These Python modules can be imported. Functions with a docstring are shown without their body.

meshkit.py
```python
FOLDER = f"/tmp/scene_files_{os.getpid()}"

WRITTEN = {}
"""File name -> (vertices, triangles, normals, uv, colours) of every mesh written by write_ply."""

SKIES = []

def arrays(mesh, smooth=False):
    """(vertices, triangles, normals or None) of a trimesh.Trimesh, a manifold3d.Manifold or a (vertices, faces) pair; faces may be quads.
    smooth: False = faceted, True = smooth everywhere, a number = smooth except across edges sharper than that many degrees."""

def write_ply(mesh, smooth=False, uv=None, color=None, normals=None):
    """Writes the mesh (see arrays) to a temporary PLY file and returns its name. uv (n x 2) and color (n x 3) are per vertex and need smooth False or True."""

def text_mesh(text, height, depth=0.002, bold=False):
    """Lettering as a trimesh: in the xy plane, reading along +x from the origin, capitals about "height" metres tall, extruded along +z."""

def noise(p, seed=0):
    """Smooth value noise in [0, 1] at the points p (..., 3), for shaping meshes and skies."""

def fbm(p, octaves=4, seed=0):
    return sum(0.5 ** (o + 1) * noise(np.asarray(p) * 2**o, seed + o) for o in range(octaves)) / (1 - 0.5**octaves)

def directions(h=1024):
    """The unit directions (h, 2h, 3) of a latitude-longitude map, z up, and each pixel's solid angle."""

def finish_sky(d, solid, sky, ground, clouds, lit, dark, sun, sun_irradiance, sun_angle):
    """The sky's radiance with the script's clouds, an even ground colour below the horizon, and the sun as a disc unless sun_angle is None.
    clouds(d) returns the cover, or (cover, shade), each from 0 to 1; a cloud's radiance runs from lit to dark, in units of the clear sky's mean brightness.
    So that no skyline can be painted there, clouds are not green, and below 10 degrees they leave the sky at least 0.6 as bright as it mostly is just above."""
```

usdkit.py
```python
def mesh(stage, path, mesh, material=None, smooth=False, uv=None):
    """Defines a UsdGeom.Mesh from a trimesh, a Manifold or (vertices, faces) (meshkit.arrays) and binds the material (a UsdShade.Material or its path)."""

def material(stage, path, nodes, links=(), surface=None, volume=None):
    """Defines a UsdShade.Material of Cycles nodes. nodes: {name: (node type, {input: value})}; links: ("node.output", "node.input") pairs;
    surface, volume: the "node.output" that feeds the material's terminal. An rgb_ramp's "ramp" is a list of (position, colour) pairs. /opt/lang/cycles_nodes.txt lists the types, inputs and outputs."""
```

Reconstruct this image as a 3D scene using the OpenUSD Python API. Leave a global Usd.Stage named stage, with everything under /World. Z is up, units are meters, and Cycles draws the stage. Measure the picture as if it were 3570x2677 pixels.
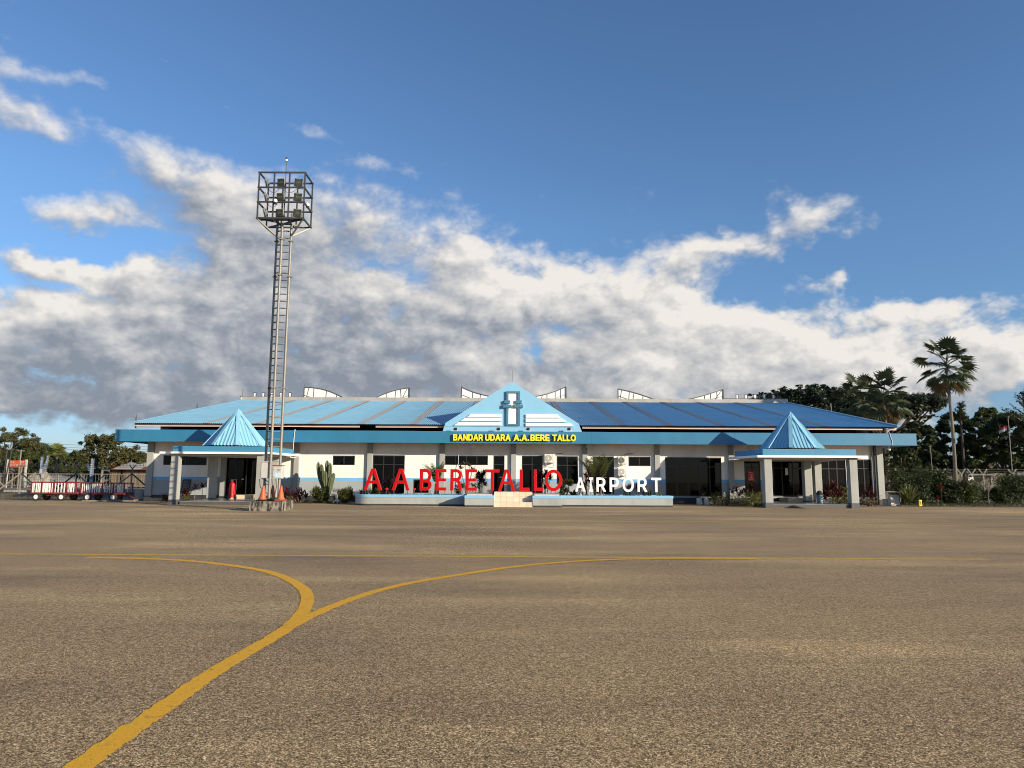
import math, random
import numpy as np, trimesh, usdkit, meshkit
from pxr import Usd, UsdGeom, UsdLux, UsdShade, Gf, Vt
from shapely.geometry import Polygon, LineString, box as sbox, Point
from shapely.ops import unary_union
from shapely import affinity
from scipy.interpolate import CubicSpline

stage = Usd.Stage.CreateInMemory()
UsdGeom.SetStageUpAxis(stage, 'Z'); UsdGeom.SetStageMetersPerUnit(stage, 1.0)
UsdGeom.Xform.Define(stage, '/World'); UsdGeom.Scope.Define(stage, '/World/Looks')
PI = math.pi
# ------------------------------------------------------------------ camera
W0, H0, F0 = 3570.0, 2677.0, 2476.0        # photograph's pixels, focal length in them
EYE = np.array([0.0, 0.0, 1.55]); PITCH = math.radians(7.43); ROLL = 0.0054
U0 = np.array([0, -math.sin(PITCH), math.cos(PITCH)]); FW = np.array([0, math.cos(PITCH), math.sin(PITCH)]); X0 = np.array([1.0, 0, 0])
RT = math.cos(ROLL) * X0 + math.sin(ROLL) * U0
UP = math.cos(ROLL) * U0 - math.sin(ROLL) * X0
cam = UsdGeom.Camera.Define(stage, '/World/camera')
cam.CreateHorizontalApertureAttr(36.0); cam.CreateVerticalApertureAttr(27.0); cam.CreateFocalLengthAttr(36.0 * F0 / W0)
cam.CreateClippingRangeAttr(Gf.Vec2f(0.05, 5000))
cam.CreateExposureAttr(0.70)
M = Gf.Matrix4d(*RT, 0, *UP, 0, *(-FW), 0, *EYE, 1)
UsdGeom.Xformable(cam).AddTransformOp().Set(M)
# ------------------------------------------------------------------ sun and sky
SUN = np.array([0.782, -0.571, 0.252]); SUN /= np.linalg.norm(SUN)
SUN_EL, SUN_ROT = math.asin(SUN[2]), math.atan2(SUN[0], SUN[1])
SKY_STRENGTH, SUN_INTENSITY = 0.09, 1.2
sun = UsdLux.DistantLight.Define(stage, '/World/sun')
sun.CreateIntensityAttr(SUN_INTENSITY); sun.CreateAngleAttr(0.5); sun.CreateNormalizeAttr(True); sun.CreateColorAttr(Gf.Vec3f(1.0, 0.86, 0.66))
zax = SUN; xax = np.cross([0, 0, 1.0], zax); xax /= np.linalg.norm(xax); yax = np.cross(zax, xax)
UsdGeom.Xformable(sun).AddTransformOp().Set(Gf.Matrix4d(*xax, 0, *yax, 0, *zax, 0, 0, 0, 60, 1))


def ray(px, py):
    u, v = (px - W0 / 2) / F0, (H0 / 2 - py) / F0
    return FW + u * RT + v * UP


def at(px, py, Y):
    """The world point of a photograph pixel on the upright plane y = Y."""
    d = ray(px, py)
    return EYE + d * (Y / d[1])


def gnd(px, py, z=0.0):
    d = ray(px, py)
    return EYE + d * ((z - EYE[2]) / d[2])


def ae(px, py):
    d = ray(px, py); d = d / np.linalg.norm(d)
    return math.atan2(d[0], d[1]), math.asin(d[2])


def sky_material():
    nodes, links, count = {}, [], [0]

    def N(kind, **kw):
        count[0] += 1
        n = f'n{count[0]}'
        ins = {}
        for k, v in kw.items():
            if isinstance(v, str) and '.' in v:
                links.append((v, f'{n}.{k}'))
            else:
                ins[k] = v
        nodes[n] = (kind, ins)
        return n

    def mth(op, a, b=None, c=None, clamp=False):
        kw = {'math_type': op, 'value1': a}
        if b is not None: kw['value2'] = b
        if c is not None: kw['value3'] = c
        if clamp: kw['use_clamp'] = True
        return N('math', **kw) + '.value'
    tc = N('texture_coordinate')
    dvec = N('vector_math', math_type='normalize', vector1=f'{tc}.generated') + '.vector'
    # clouds given as (px, py, rx, ry, amount): where the photograph's clouds stand, as directions
    blobs = [(0, 1240, 520, 170, .95), (540, 1190, 400, 170, .85), (150, 1400, 700, 80, .45), (1150, 1180, 480, 250, 1.0), (1130, 870, 430, 150, .80),
             (760, 640, 400, 105, .72), (330, 740, 200, 66, .68), (1000, 700, 430, 110, .45), (1660, 850, 130, 45, .45), (1750, 1170, 520, 210, 1.0), (2150, 1100, 470, 200, .95),
             (2530, 850, 230, 58, .62), (2850, 770, 190, 70, .62), (2870, 975, 75, 34, .55), (2500, 1260, 600, 160, .95), (3130, 1320, 620, 95, .8),
             (3180, 1060, 260, 55, .60), (3450, 1190, 240, 125, .75), (110, 410, 210, 85, .76), (20, 250, 110, 100, .48), (560, 250, 150, 28, .46), (180, 910, 220, 42, .68),
             (1050, 430, 220, 36, .44), (3420, 570, 130, 28, .42), (470, 950, 90, 60, .4), (250, 290, 170, 32, .45), (1340, 560, 150, 40, .42), (300, 960, 200, 40, .4), (2750, 1450, 800, 70, .55), (1500, 1400, 700, 70, .35)]

    def density(vec, detail, puffs=True):
        sx = N('separate_xyz', vector=vec)
        az = mth('arctan2', f'{sx}.x', f'{sx}.y'); el = mth('arcsine', f'{sx}.z')
        total = None
        p = N('combine_xyz', x=az, y=el) + '.vector'
        # large warp so that the groups have ragged outlines
        wn = N('noise_texture', vector=vec, scale=9.0, detail=4.0, roughness=.6)
        w1 = N('vector_math', math_type='subtract', vector1=f'{wn}.color', vector2=(.5, .5, .5)) + '.vector'
        w2 = N('vector_math', math_type='multiply', vector1=w1, vector2=(.15, .085, 0)) + '.vector'
        p = N('vector_math', math_type='add', vector1=p, vector2=w2) + '.vector'
        for (px, py, rx, ry, amt) in blobs:
            a0, e0 = ae(px, py); a1, e1 = ae(px + rx, py); a2, e2 = ae(px, py - ry)
            ra, re = abs(a1 - a0), abs(e2 - e0)
            d = N('vector_math', math_type='subtract', vector1=p, vector2=(a0, e0, 0)) + '.vector'
            d = N('vector_math', math_type='multiply', vector1=d, vector2=(1 / ra, 1 / re, 0)) + '.vector'
            q = N('vector_math', math_type='dot_product', vector1=d, vector2=d) + '.value'
            g = mth('power', math.e, mth('multiply', q, -.9))
            total = mth('multiply', g, amt) if total is None else mth('multiply_add', g, amt, total)
        # all round the horizon the same bank of cumulus goes on, outside the photograph too
        ring = mth('multiply', mth('power', math.e, mth('multiply', mth('power', mth('multiply', mth('subtract', el, .13), 7.5), 2.0), -1.0)), .55)
        side = N('map_range', range_type='smoothstep', value=mth('absolute', az), from_min=.66, from_max=.9, to_min=0.0, to_max=1.0, clamp=True) + '.result'
        total = mth('multiply_add', ring, side, total)
        total = mth('minimum', total, .88)
        st = N('vector_math', math_type='multiply', vector1=vec, vector2=(1, 1, 1.6)) + '.vector'
        st2 = N('vector_math', math_type='multiply_add', vector1=w1, vector2=(.07, .07, .07), vector3=st) + '.vector'
        n1 = N('noise_texture', vector=st, scale=7.0, detail=detail, roughness=.60, distortion=.15)
        m = mth('multiply', mth('subtract', f'{n1}.fac', .5), 1.55)
        if puffs:
            vo = N('voronoi_texture', vector=st2, scale=12.0, feature='f1', detail=4.0, roughness=.55, lacunarity=2.2)
            m = mth('multiply_add', mth('subtract', .45, f'{vo}.distance'), .42, m)
        return mth('add', mth('subtract', total, .21), m), el

    def shifted(k):
        v = N('vector_math', math_type='add', vector1=dvec, vector2=(.66 * k, 0, .75 * k)) + '.vector'
        return N('vector_math', math_type='normalize', vector1=v) + '.vector'
    dens, el = density(dvec, 9.0)
    sz = N('separate_xyz', vector=dvec); az0 = mth('arctan2', f'{sz}.x', f'{sz}.y')
    soft0, _ = density(dvec, 4.5)
    near, _ = density(shifted(.017), 4.5)
    far, _ = density(shifted(.05), 5.0, False)
    soft = N('map_range', range_type='smoothstep', value=el, from_min=.22, from_max=.40, to_min=.24, to_max=.62, clamp=True)
    cover = N('map_range', range_type='smoothstep', value=dens, from_min=-.16, from_max=f'{soft}.result', to_min=0.0, to_max=1.0, clamp=True) + '.result'
    # a cloud is bright where it thins out towards the sun, grey where more cloud stands before it
    lit = mth('multiply_add', mth('subtract', soft0, near), 1.05, .575)
    lit = mth('multiply_add', mth('subtract', soft0, far), .26, lit)
    lit = mth('multiply_add', mth('subtract', far, .30), -.20, lit)
    lowgrey = N('map_range', range_type='smoothstep', value=el, from_min=.03, from_max=.26, to_min=-.14, to_max=.02, clamp=True) + '.result'
    lit = mth('add', lit, lowgrey)
    patch = N('noise_texture', vector=N('vector_math', math_type='multiply', vector1=dvec, vector2=(1, 1, 2.2)) + '.vector', scale=7.0, detail=3.0, roughness=.55)
    lit = mth('multiply_add', mth('subtract', f'{patch}.fac', .47), .85, lit)
    # some heads stand in full sun, some bases in the shade of the cloud above them
    wq = N('noise_texture', vector=dvec, scale=8.0, detail=4.0, roughness=.6)
    wq = N('vector_math', math_type='multiply_add', vector1=f'{wq}.color', vector2=(.14, .09, 0), vector3=(-.07, -.045, 0)) + '.vector'
    pq = N('vector_math', math_type='add', vector1=N('combine_xyz', x=az0, y=el) + '.vector', vector2=wq) + '.vector'
    for (px, py, rx, ry, amt) in [(1780, 1010, 420, 110, .22), (2350, 1230, 480, 160, .16), (200, 1070, 380, 55, .26), (450, 960, 130, 60, .22), (3150, 1290, 420, 90, .16), (2150, 1000, 200, 90, .12),
                                  (250, 1340, 560, 110, -.26), (1130, 1240, 330, 170, -.20), (1650, 1310, 420, 60, -.16), (950, 900, 300, 90, -.14), (620, 1080, 160, 60, -.2), (2050, 1150, 200, 60, -.12)]:
        a0, e0 = ae(px, py); a1, e1 = ae(px + rx, py); a2, e2 = ae(px, py - ry)
        d = N('vector_math', math_type='subtract', vector1=pq, vector2=(a0, e0, 0)) + '.vector'
        d = N('vector_math', math_type='multiply', vector1=d, vector2=(1 / abs(a1 - a0), 1 / abs(e2 - e0), 0)) + '.vector'
        q = N('vector_math', math_type='dot_product', vector1=d, vector2=d) + '.value'
        lit = mth('multiply_add', mth('power', math.e, mth('multiply', q, -.9)), amt, lit)
    warm = N('map_range', range_type='smoothstep', value=az0, from_min=-.25, from_max=.45, to_min=-.06, to_max=.14, clamp=True) + '.result'
    lit = mth('add', lit, warm)
    ramp = N('rgb_ramp', fac=lit, ramp=[(0.0, (1.75, 1.95, 2.3)), (.25, (2.55, 2.7, 2.98)), (.48, (3.6, 3.62, 3.7)), (.70, (4.6, 4.5, 4.4)), (1.0, (6.1, 5.8, 5.4))])
    sk = N('sky_texture', sky_type='single_scattering', sun_disc=False, sun_elevation=SUN_EL, sun_rotation=SUN_ROT, air_density=1.0, aerosol_density=.4, ozone_density=2.2, altitude=100.0)
    tint = N('rgb_ramp', fac=mth('multiply', el, 1.6), ramp=[(0.0, (.48, .60, .95)), (.25, (.66, .83, 1.05)), (.55, (.78, .97, 1.18)), (1.0, (.76, .94, 1.16))])
    blue = N('mix', mix_type='multiply', fac=1.0, color1=f'{sk}.color', color2=f'{tint}.color') + '.color'
    cover = mth('multiply', cover, .97)
    col = N('mix', mix_type='mix', fac=cover, color1=blue, color2=f'{ramp}.color') + '.color'
    bg = N('background_shader', color=col, strength=SKY_STRENGTH)
    return usdkit.material(stage, '/World/Looks/sky_look', nodes, links, surface=f'{bg}.background')


dome = UsdLux.DomeLight.Define(stage, '/World/sky')
UsdShade.MaterialBindingAPI.Apply(dome.GetPrim()).Bind(sky_material())
dome.GetPrim().SetCustomDataByKey('kind', 'structure'); dome.GetPrim().SetCustomDataByKey('label', 'blue evening sky with a broad bank of cumulus clouds')
# ------------------------------------------------------------------ helpers
taken = {}


def numbered(path):
    n = taken.get(path)
    taken[path] = 0 if n is None else n + 1
    return path if n is None else f'{path}_{n + 1:03d}'


class Thing:
    def __init__(self, path, loc): self.path, self.loc = path, np.asarray(loc, float)


def keys(prim, label=None, cat=None, group=None, kind=None):
    for k, v in (('label', label), ('category', cat), ('group', group), ('kind', kind)):
        if v: prim.SetCustomDataByKey(k, v)


def thing(name, label, cat, loc=(0, 0, 0), group=None, kind=None):
    t = Thing(numbered('/World/' + name), loc)
    x = UsdGeom.Xform.Define(stage, t.path); x.AddTranslateOp().Set(Gf.Vec3d(*map(float, loc)))
    keys(x.GetPrim(), label, cat, group, kind)
    return t


def obj(name, mesh, mat, parent=None, smooth=False, label=None, cat=None, group=None, kind=None):
    """One Mesh prim; the mesh is given in world coordinates and stored relative to its thing."""
    base = parent.path if parent else '/World'
    path = numbered(f'{base}/{name}')
    if isinstance(mesh, MB): mesh = mesh.mesh()
    if isinstance(mesh, tuple):
        v, f = np.asarray(mesh[0], float), np.asarray(mesh[1])
        if parent is not None: v = v - parent.loc
        mesh = (v, f)
    elif parent is not None:
        mesh = mesh.copy(); mesh.apply_translation(-parent.loc)
    m = usdkit.mesh(stage, path, mesh, L[mat] if isinstance(mat, str) else mat, smooth)
    keys(m.GetPrim(), label, cat, group, kind)
    return Thing(path, parent.loc if parent else (0, 0, 0))


def copy(src, loc, rz=0, label=None, group=None, scale=1.0):
    """A further one of a thing, with its parts, under the next number."""
    name = src.path.rsplit('/', 1)[1]
    t = Thing(numbered('/World/' + name), loc)
    x = UsdGeom.Xform.Define(stage, t.path)
    x.GetPrim().GetReferences().AddInternalReference(src.path)
    x.ClearXformOpOrder()
    x.AddTranslateOp(opSuffix='place').Set(Gf.Vec3d(*map(float, loc))); x.AddRotateZOp(opSuffix='turn').Set(math.degrees(rz))
    if scale != 1.0: x.AddScaleOp(opSuffix='size').Set(Gf.Vec3f(scale, scale, scale))
    x.GetPrim().SetInstanceable(True)
    keys(x.GetPrim(), label, None, group)
    return t


BOXF = np.array([[0, 3, 2, 1], [4, 5, 6, 7], [0, 1, 5, 4], [1, 2, 6, 5], [2, 3, 7, 6], [3, 0, 4, 7]])


class MB:
    def __init__(self): self.v, self.f, self.n = [], [], 0

    def add(self, v, f):
        v, f = np.asarray(v, float), np.asarray(f, int)
        if f.shape[1] == 4: f = np.vstack([f[:, [0, 1, 2]], f[:, [0, 2, 3]]])
        self.v.append(v); self.f.append(f + self.n); self.n += len(v)
        return self

    def box(self, x0, x1, y0, y1, z0, z1):
        return self.add([(x0, y0, z0), (x1, y0, z0), (x1, y1, z0), (x0, y1, z0), (x0, y0, z1), (x1, y0, z1), (x1, y1, z1), (x0, y1, z1)], BOXF)

    def bar(self, a, b, w, h=None, up=(0, 0, 1)):
        a, b = np.asarray(a, float), np.asarray(b, float); h = h or w
        d = (b - a) / np.linalg.norm(b - a)
        s = np.cross(d, up)
        if np.linalg.norm(s) < 1e-3: s = np.cross(d, (0, 1, 0))
        s /= np.linalg.norm(s); u = np.cross(s, d)
        q = [(-1, -1), (1, -1), (1, 1), (-1, 1)]
        return self.add([a + s * w / 2 * i + u * h / 2 * j for i, j in q] + [b + s * w / 2 * i + u * h / 2 * j for i, j in q], BOXF)

    def tube(self, pts, radii, sides=8, caps=True):
        p = np.asarray(pts, float); r = np.broadcast_to(radii, (len(p),)).astype(float)
        t = np.gradient(p, axis=0); t /= np.linalg.norm(t, axis=1, keepdims=True) + 1e-12
        ref = np.array([0, 0, 1.0]) if abs(t[:, 2]).mean() < .8 else np.array([0, 1.0, 0])
        a = np.cross(t, ref); a /= np.linalg.norm(a, axis=1, keepdims=True) + 1e-12
        b = np.cross(t, a); g = np.arange(sides) * 2 * PI / sides
        v = p[:, None] + r[:, None, None] * (np.cos(g)[None, :, None] * a[:, None] + np.sin(g)[None, :, None] * b[:, None])
        i, j = np.meshgrid(np.arange(len(p) - 1), np.arange(sides), indexing='ij')
        q = np.stack([i * sides + j, i * sides + (j + 1) % sides, (i + 1) * sides + (j + 1) % sides, (i + 1) * sides + j], -1).reshape(-1, 4)
        self.add(v.reshape(-1, 3), q)
        if caps:
            for ring, c in ((v[0], p[0]), (v[-1], p[-1])):
                self.add(np.vstack([ring, c]), [(k, (k + 1) % sides, sides) for k in range(sides)])
        return self

    def lathe(self, prof, c=(0, 0, 0), sides=16):
        prof = np.asarray(prof, float); g = np.arange(sides) * 2 * PI / sides
        v = np.stack([prof[:, None, 0] * np.cos(g), prof[:, None, 0] * np.sin(g), np.broadcast_to(prof[:, None, 1], (len(prof), sides))], -1) + np.asarray(c)
        i, j = np.meshgrid(np.arange(len(prof) - 1), np.arange(sides), indexing='ij')
        q = np.stack([i * sides + j, i * sides + (j + 1) % sides, (i + 1) * sides + (j + 1) % sides, (i + 1) * sides + j], -1).reshape(-1, 4)
        return self.add(v.reshape(-1, 3), q)

    def tm(self, m): return self.add(m.vertices, m.faces)

    def mesh(self): return np.vstack(self.v), np.vstack(self.f)

    def turn(self, ang, about=(0, 0, 0), axis=(0, 0, 1)):
        R = trimesh.transformations.rotation_matrix(ang, axis, about)
        self.v = [v @ R[:3, :3].T + R[:3, 3] for v in self.v]
        return self

    def shift(self, d):
        self.v = [v + np.asarray(d) for v in self.v]
        return self


def upright(poly, y0, y1):
    """A polygon drawn in x and z, as a slab from y0 to y1."""
    m = MB()
    for g in (getattr(poly, 'geoms', [poly])):
        if g.is_empty or g.area < 1e-6: continue
        e = trimesh.creation.extrude_polygon(g, 1.0, engine='earcut')
        v = np.array(e.vertices)
        m.add(np.stack([v[:, 0], y0 + (1 - v[:, 2]) * (y1 - y0), v[:, 1]], 1), e.faces)
    return m


def glyph(ch, height, fat=0.0):
    """A letter's outline as a polygon, optionally fattened."""
    m = meshkit.text_mesh(ch, height, .01, True)
    n = m.face_normals[:, 2] > .9
    p = unary_union([Polygon(t).buffer(1e-4) for t in m.triangles[n][:, :, :2]])
    return p.buffer(fat, join_style=2) if fat else p


def flat(poly, z, thick=0):
    m = MB()
    for g in (getattr(poly, 'geoms', [poly])):
        if thick:
            e = trimesh.creation.extrude_polygon(g, thick, engine='earcut'); e.apply_translation((0, 0, z)); m.tm(e)
        else:
            v, f = trimesh.creation.triangulate_polygon(g, engine='earcut')
            f = np.asarray(f); a = v[f]; s = np.cross(a[:, 1] - a[:, 0], a[:, 2] - a[:, 0]); f[s < 0] = f[s < 0][:, ::-1]
            m.add(np.column_stack([v, np.full(len(v), z)]), f)
    return m


def rounded(x0, x1, y0, y1, z0, z1, c=.02):
    """A box with chamfered edges."""
    pts = []
    for x in (x0, x1):
        for y in (y0, y1):
            for z in (z0, z1):
                sx, sy, sz = (c if x == x0 else -c), (c if y == y0 else -c), (c if z == z0 else -c)
                pts += [(x, y + sy, z + sz), (x + sx, y, z + sz), (x + sx, y + sy, z)]
    m = trimesh.convex.convex_hull(np.array(pts))
    return MB().tm(m)


# ------------------------------------------------------------------ materials
L = {}


def paint(name, color, rough=.55, var=.12, scale=2.5, bump=.0, bscale=40., metal=0., dirt=None, spec=.4, dscale=1.2, drange=(.50, .72)):
    c = np.array(color, float)
    nodes = {'g': ('geometry', {}), 'n': ('noise_texture', {'scale': scale, 'detail': 6., 'roughness': .6}),
             'r': ('rgb_ramp', {'ramp': [(.25, tuple(c * (1 - var))), (.75, tuple(np.minimum(c * (1 + var), .95)))]}),
             'p': ('principled_bsdf', {'roughness': rough, 'metallic': metal, 'specular_ior_level': spec})}
    links = [('g.position', 'n.vector'), ('n.fac', 'r.fac')]
    out = 'r.color'
    if dirt is not None:
        nodes['m2'] = ('mapping', {'scale': (1.0, 1.0, .35)})
        nodes['n2'] = ('noise_texture', {'scale': dscale, 'detail': 8., 'roughness': .68})
        nodes['r2'] = ('rgb_ramp', {'ramp': [(drange[0], (0, 0, 0)), (drange[1], (1, 1, 1))]})
        nodes['mm'] = ('math', {'math_type': 'multiply', 'value2': dirt[1]})
        nodes['x'] = ('mix', {'mix_type': 'mix', 'color2': dirt[0]})
        links += [('g.position', 'm2.vector'), ('m2.vector', 'n2.vector'), ('n2.fac', 'r2.fac'), ('r2.color', 'mm.value1'), ('mm.value', 'x.fac'), (out, 'x.color1')]
        out = 'x.color'
    links.append((out, 'p.base_color'))
    if bump:
        nodes['b'] = ('noise_texture', {'scale': bscale, 'detail': 4.})
        nodes['bb'] = ('bump', {'strength': bump, 'distance': .01})
        links += [('g.position', 'b.vector'), ('b.fac', 'bb.height'), ('bb.normal', 'p.normal')]
    L[name] = usdkit.material(stage, '/World/Looks/' + name, nodes, links, surface='p.BSDF')


def leafy(name, color, var=.45, trans=.35, tip=None, rough=.5):
    c = np.array(color, float); t = np.array(tip if tip is not None else c * 1.5, float)
    nodes = {'g': ('geometry', {}), 'r': ('rgb_ramp', {'ramp': [(0., tuple(c * (1 - var))), (.6, tuple(c)), (1., tuple(t))]}),
             'n': ('noise_texture', {'scale': .9, 'detail': 2.}), 'v': ('map_range', {'from_min': .3, 'from_max': .7, 'to_min': .6, 'to_max': 1.3}),
             'm': ('mix', {'mix_type': 'multiply', 'fac': 1.0}), 'p': ('principled_bsdf', {'roughness': rough, 'specular_ior_level': .35}), 't': ('translucent_bsdf', {}),
             'x': ('mix_closure', {'fac': trans})}
    links = [('g.random_per_island', 'r.fac'), ('g.position', 'n.vector'), ('n.fac', 'v.value'), ('r.color', 'm.color1'), ('v.result', 'm.color2'),
             ('m.color', 'p.base_color'), ('m.color', 't.color'), ('p.BSDF', 'x.closure1'), ('t.BSDF', 'x.closure2')]
    L[name] = usdkit.material(stage, '/World/Looks/' + name, nodes, links, surface='x.closure')


WHITE = (.72, .71, .68)
paint('wall_white', (.80, .78, .72), .7, .05, 1.5, .15, 60, dirt=((.50, .47, .40), .4), drange=(.48, .68))
paint('wall_grey', (.30, .33, .345), .7, .06, 1.5, .15, 60, dirt=((.22, .22, .21), .3))
paint('band_blue', (.16, .40, .66), .6, .05)
paint('plinth_black', (.035, .037, .042), .6, .15)
paint('pillar_grey', (.31, .32, .31), .7, .05, 2, .12, 60, dirt=((.21, .20, .18), .5), drange=(.48, .68))
paint('soffit_grey', (.42, .40, .37), .8, .05)
paint('fascia_blue', (.026, .155, .28), .42, .10, .7, dirt=((.05, .20, .33), .35), spec=.5)
paint('porch_blue', (.045, .205, .35), .42, .08, 1.2, dirt=((.11, .28, .43), .3), spec=.5)
paint('slab_white', (.76, .76, .74), .6, .04, dirt=((.5, .48, .44), .35))
paint('soffit_brown', (.33, .13, .05), .7, .12)
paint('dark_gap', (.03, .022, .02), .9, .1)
paint('board_pink', (.55, .42, .36), .7, .06, 1.2, dirt=((.35, .28, .25), .4))
paint('roof_blue', (.155, .325, .45), .5, .12, 1.5, dirt=((.18, .33, .42), .4), spec=.25)
paint('roof_stripe', (.24, .24, .24), .5, .15, 2.0, dirt=((.28, .22, .18), .4))
paint('ridge_metal', (.34, .33, .31), .5, .2, 1.0, dirt=((.30, .2, .12), .5))
paint('cone_roof_blue', (.20, .425, .56), .42, .07, 2, spec=.5)
paint('pediment_blue', (.21, .44, .63), .6, .04, 1.5, dirt=((.18, .38, .54), .25))
paint('emblem_teal', (.055, .17, .25), .5, .08)
paint('panel_white', (.80, .79, .76), .6, .04)
paint('frame_dark', (.022, .02, .019), .4, .1)
paint('frame_bronze', (.05, .042, .035), .4, .1)
paint('sail_white', (.78, .77, .73), .6, .05, dirt=((.55, .5, .42), .4))
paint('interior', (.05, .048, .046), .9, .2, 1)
paint('curtain', (.10, .085, .075), .9, .2, 3)
paint('lettering_yellow', (.85, .68, .02), .45, .04)
paint('lettering_back', (.04, .05, .06), .5)
paint('letter_red', (.42, .002, .004), .6, .05, 3, spec=.15)
paint('letter_edge', (.36, .06, .06), .6, .05, spec=.2)
paint('letter_white', (.82, .82, .80), .45, .03)
paint('steel_dark', (.10, .10, .10), .5, .15, metal=.4)
paint('galvanised', (.20, .195, .18), .5, .2, 6, metal=.25, dirt=((.25, .18, .12), .5), dscale=3)
paint('galv_dark', (.075, .074, .072), .5, .2, 6, metal=.5)
paint('lamp_body', (.17, .175, .165), .5, .1, metal=.3)
paint('reflector', (.42, .43, .40), .3, .1, metal=.3)
paint('camera_white', (.8, .8, .8), .4, .03)
paint('box_white', (.45, .45, .43), .5, .08, 6, dirt=((.35, .25, .18), .6), dscale=4)
paint('box_grey', (.25, .26, .27), .5, .08, 6)
paint('rusty_edge', (.16, .06, .035), .8, .3, 9)
paint('paper_blue', (.42, .58, .68), .6, .1, 12)
paint('concrete', (.25, .22, .175), .9, .25, 6, .6, 30, dirt=((.028, .026, .025), 1.), dscale=4.5, drange=(.44, .56))
paint('cone_orange', (.46, .085, .020), .55, .14, 5, dirt=((.22, .12, .07), .8), dscale=6, drange=(.45, .62))
paint('rubber', (.018, .018, .018), .75, .2)
paint('planter_grey', (.31, .335, .33), .7, .05, 1.5, .1, 60, dirt=((.20, .20, .185), .5), drange=(.48, .68))
paint('planter_cap', (.20, .41, .62), .55, .05)
paint('soil', (.055, .04, .028), .95, .35, 5, .8, 20)
paint('tile_cream', (.60, .51, .38), .35, .06, 3)
paint('tile_cream_pale', (.64, .56, .43), .35, .06, 3)
paint('grout', (.34, .27, .19), .9)
paint('porch_floor', (.23, .23, .23), .28, .12, 2)
paint('porch_riser', (.075, .078, .082), .5, .15, 2)
paint('unit_white', (.70, .69, .65), .5, .05, dirt=((.5, .45, .36), .3))
paint('unit_grille', (.20, .20, .19), .5)
paint('extinguisher_red', (.55, .012, .015), .3, .05)
paint('bin_blue', (.17, .29, .38), .5, .06)
paint('poster_red', (.55, .03, .035), .5, .05)
paint('poster_white', (.75, .72, .7), .5, .03)
paint('cart_red', (.17, .014, .02), .45, .2, 5, dirt=((.16, .06, .04), .5), dscale=5)
paint('cart_white', (.76, .74, .71), .5, .06, 8, dirt=((.45, .38, .3), .4), dscale=5)
paint('wheel_white', (.60, .60, .59), .45, .04)
paint('cart_floor', (.12, .10, .09), .8, .3, 6)
paint('post_cream', (.26, .225, .17), .7, .12, 5)
paint('post_dark', (.035, .033, .03), .6, .2)
paint('post_grey', (.20, .19, .165), .7, .15)
paint('wire', (.055, .05, .045), .5, .1, metal=.5)
paint('sign_red', (.48, .075, .02), .6, .3, 6, dirt=((.6, .55, .5), .35), dscale=6)
paint('flag_blue', (.13, .17, .28), .7, .25, 7)
paint('flag_white', (.40, .40, .42), .7, .08, 4)
paint('flag_red', (.30, .03, .035), .7, .1)
paint('rust_roof', (.17, .05, .03), .85, .35, 2.5, dirt=((.10, .06, .05), .6))
paint('grey_roof', (.34, .34, .35), .7, .15, 2)
paint('plank', (.17, .13, .09), .9, .25, 4)
paint('plank_dark', (.10, .075, .055), .9, .25, 4)
paint('bark', (.06, .047, .035), .95, .3, 6, .6, 25)
paint('bark_pale', (.20, .165, .125), .95, .25, 6, .5, 25)
paint('palm_trunk', (.15, .13, .10), .95, .25, 9, .5, 25)
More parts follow.
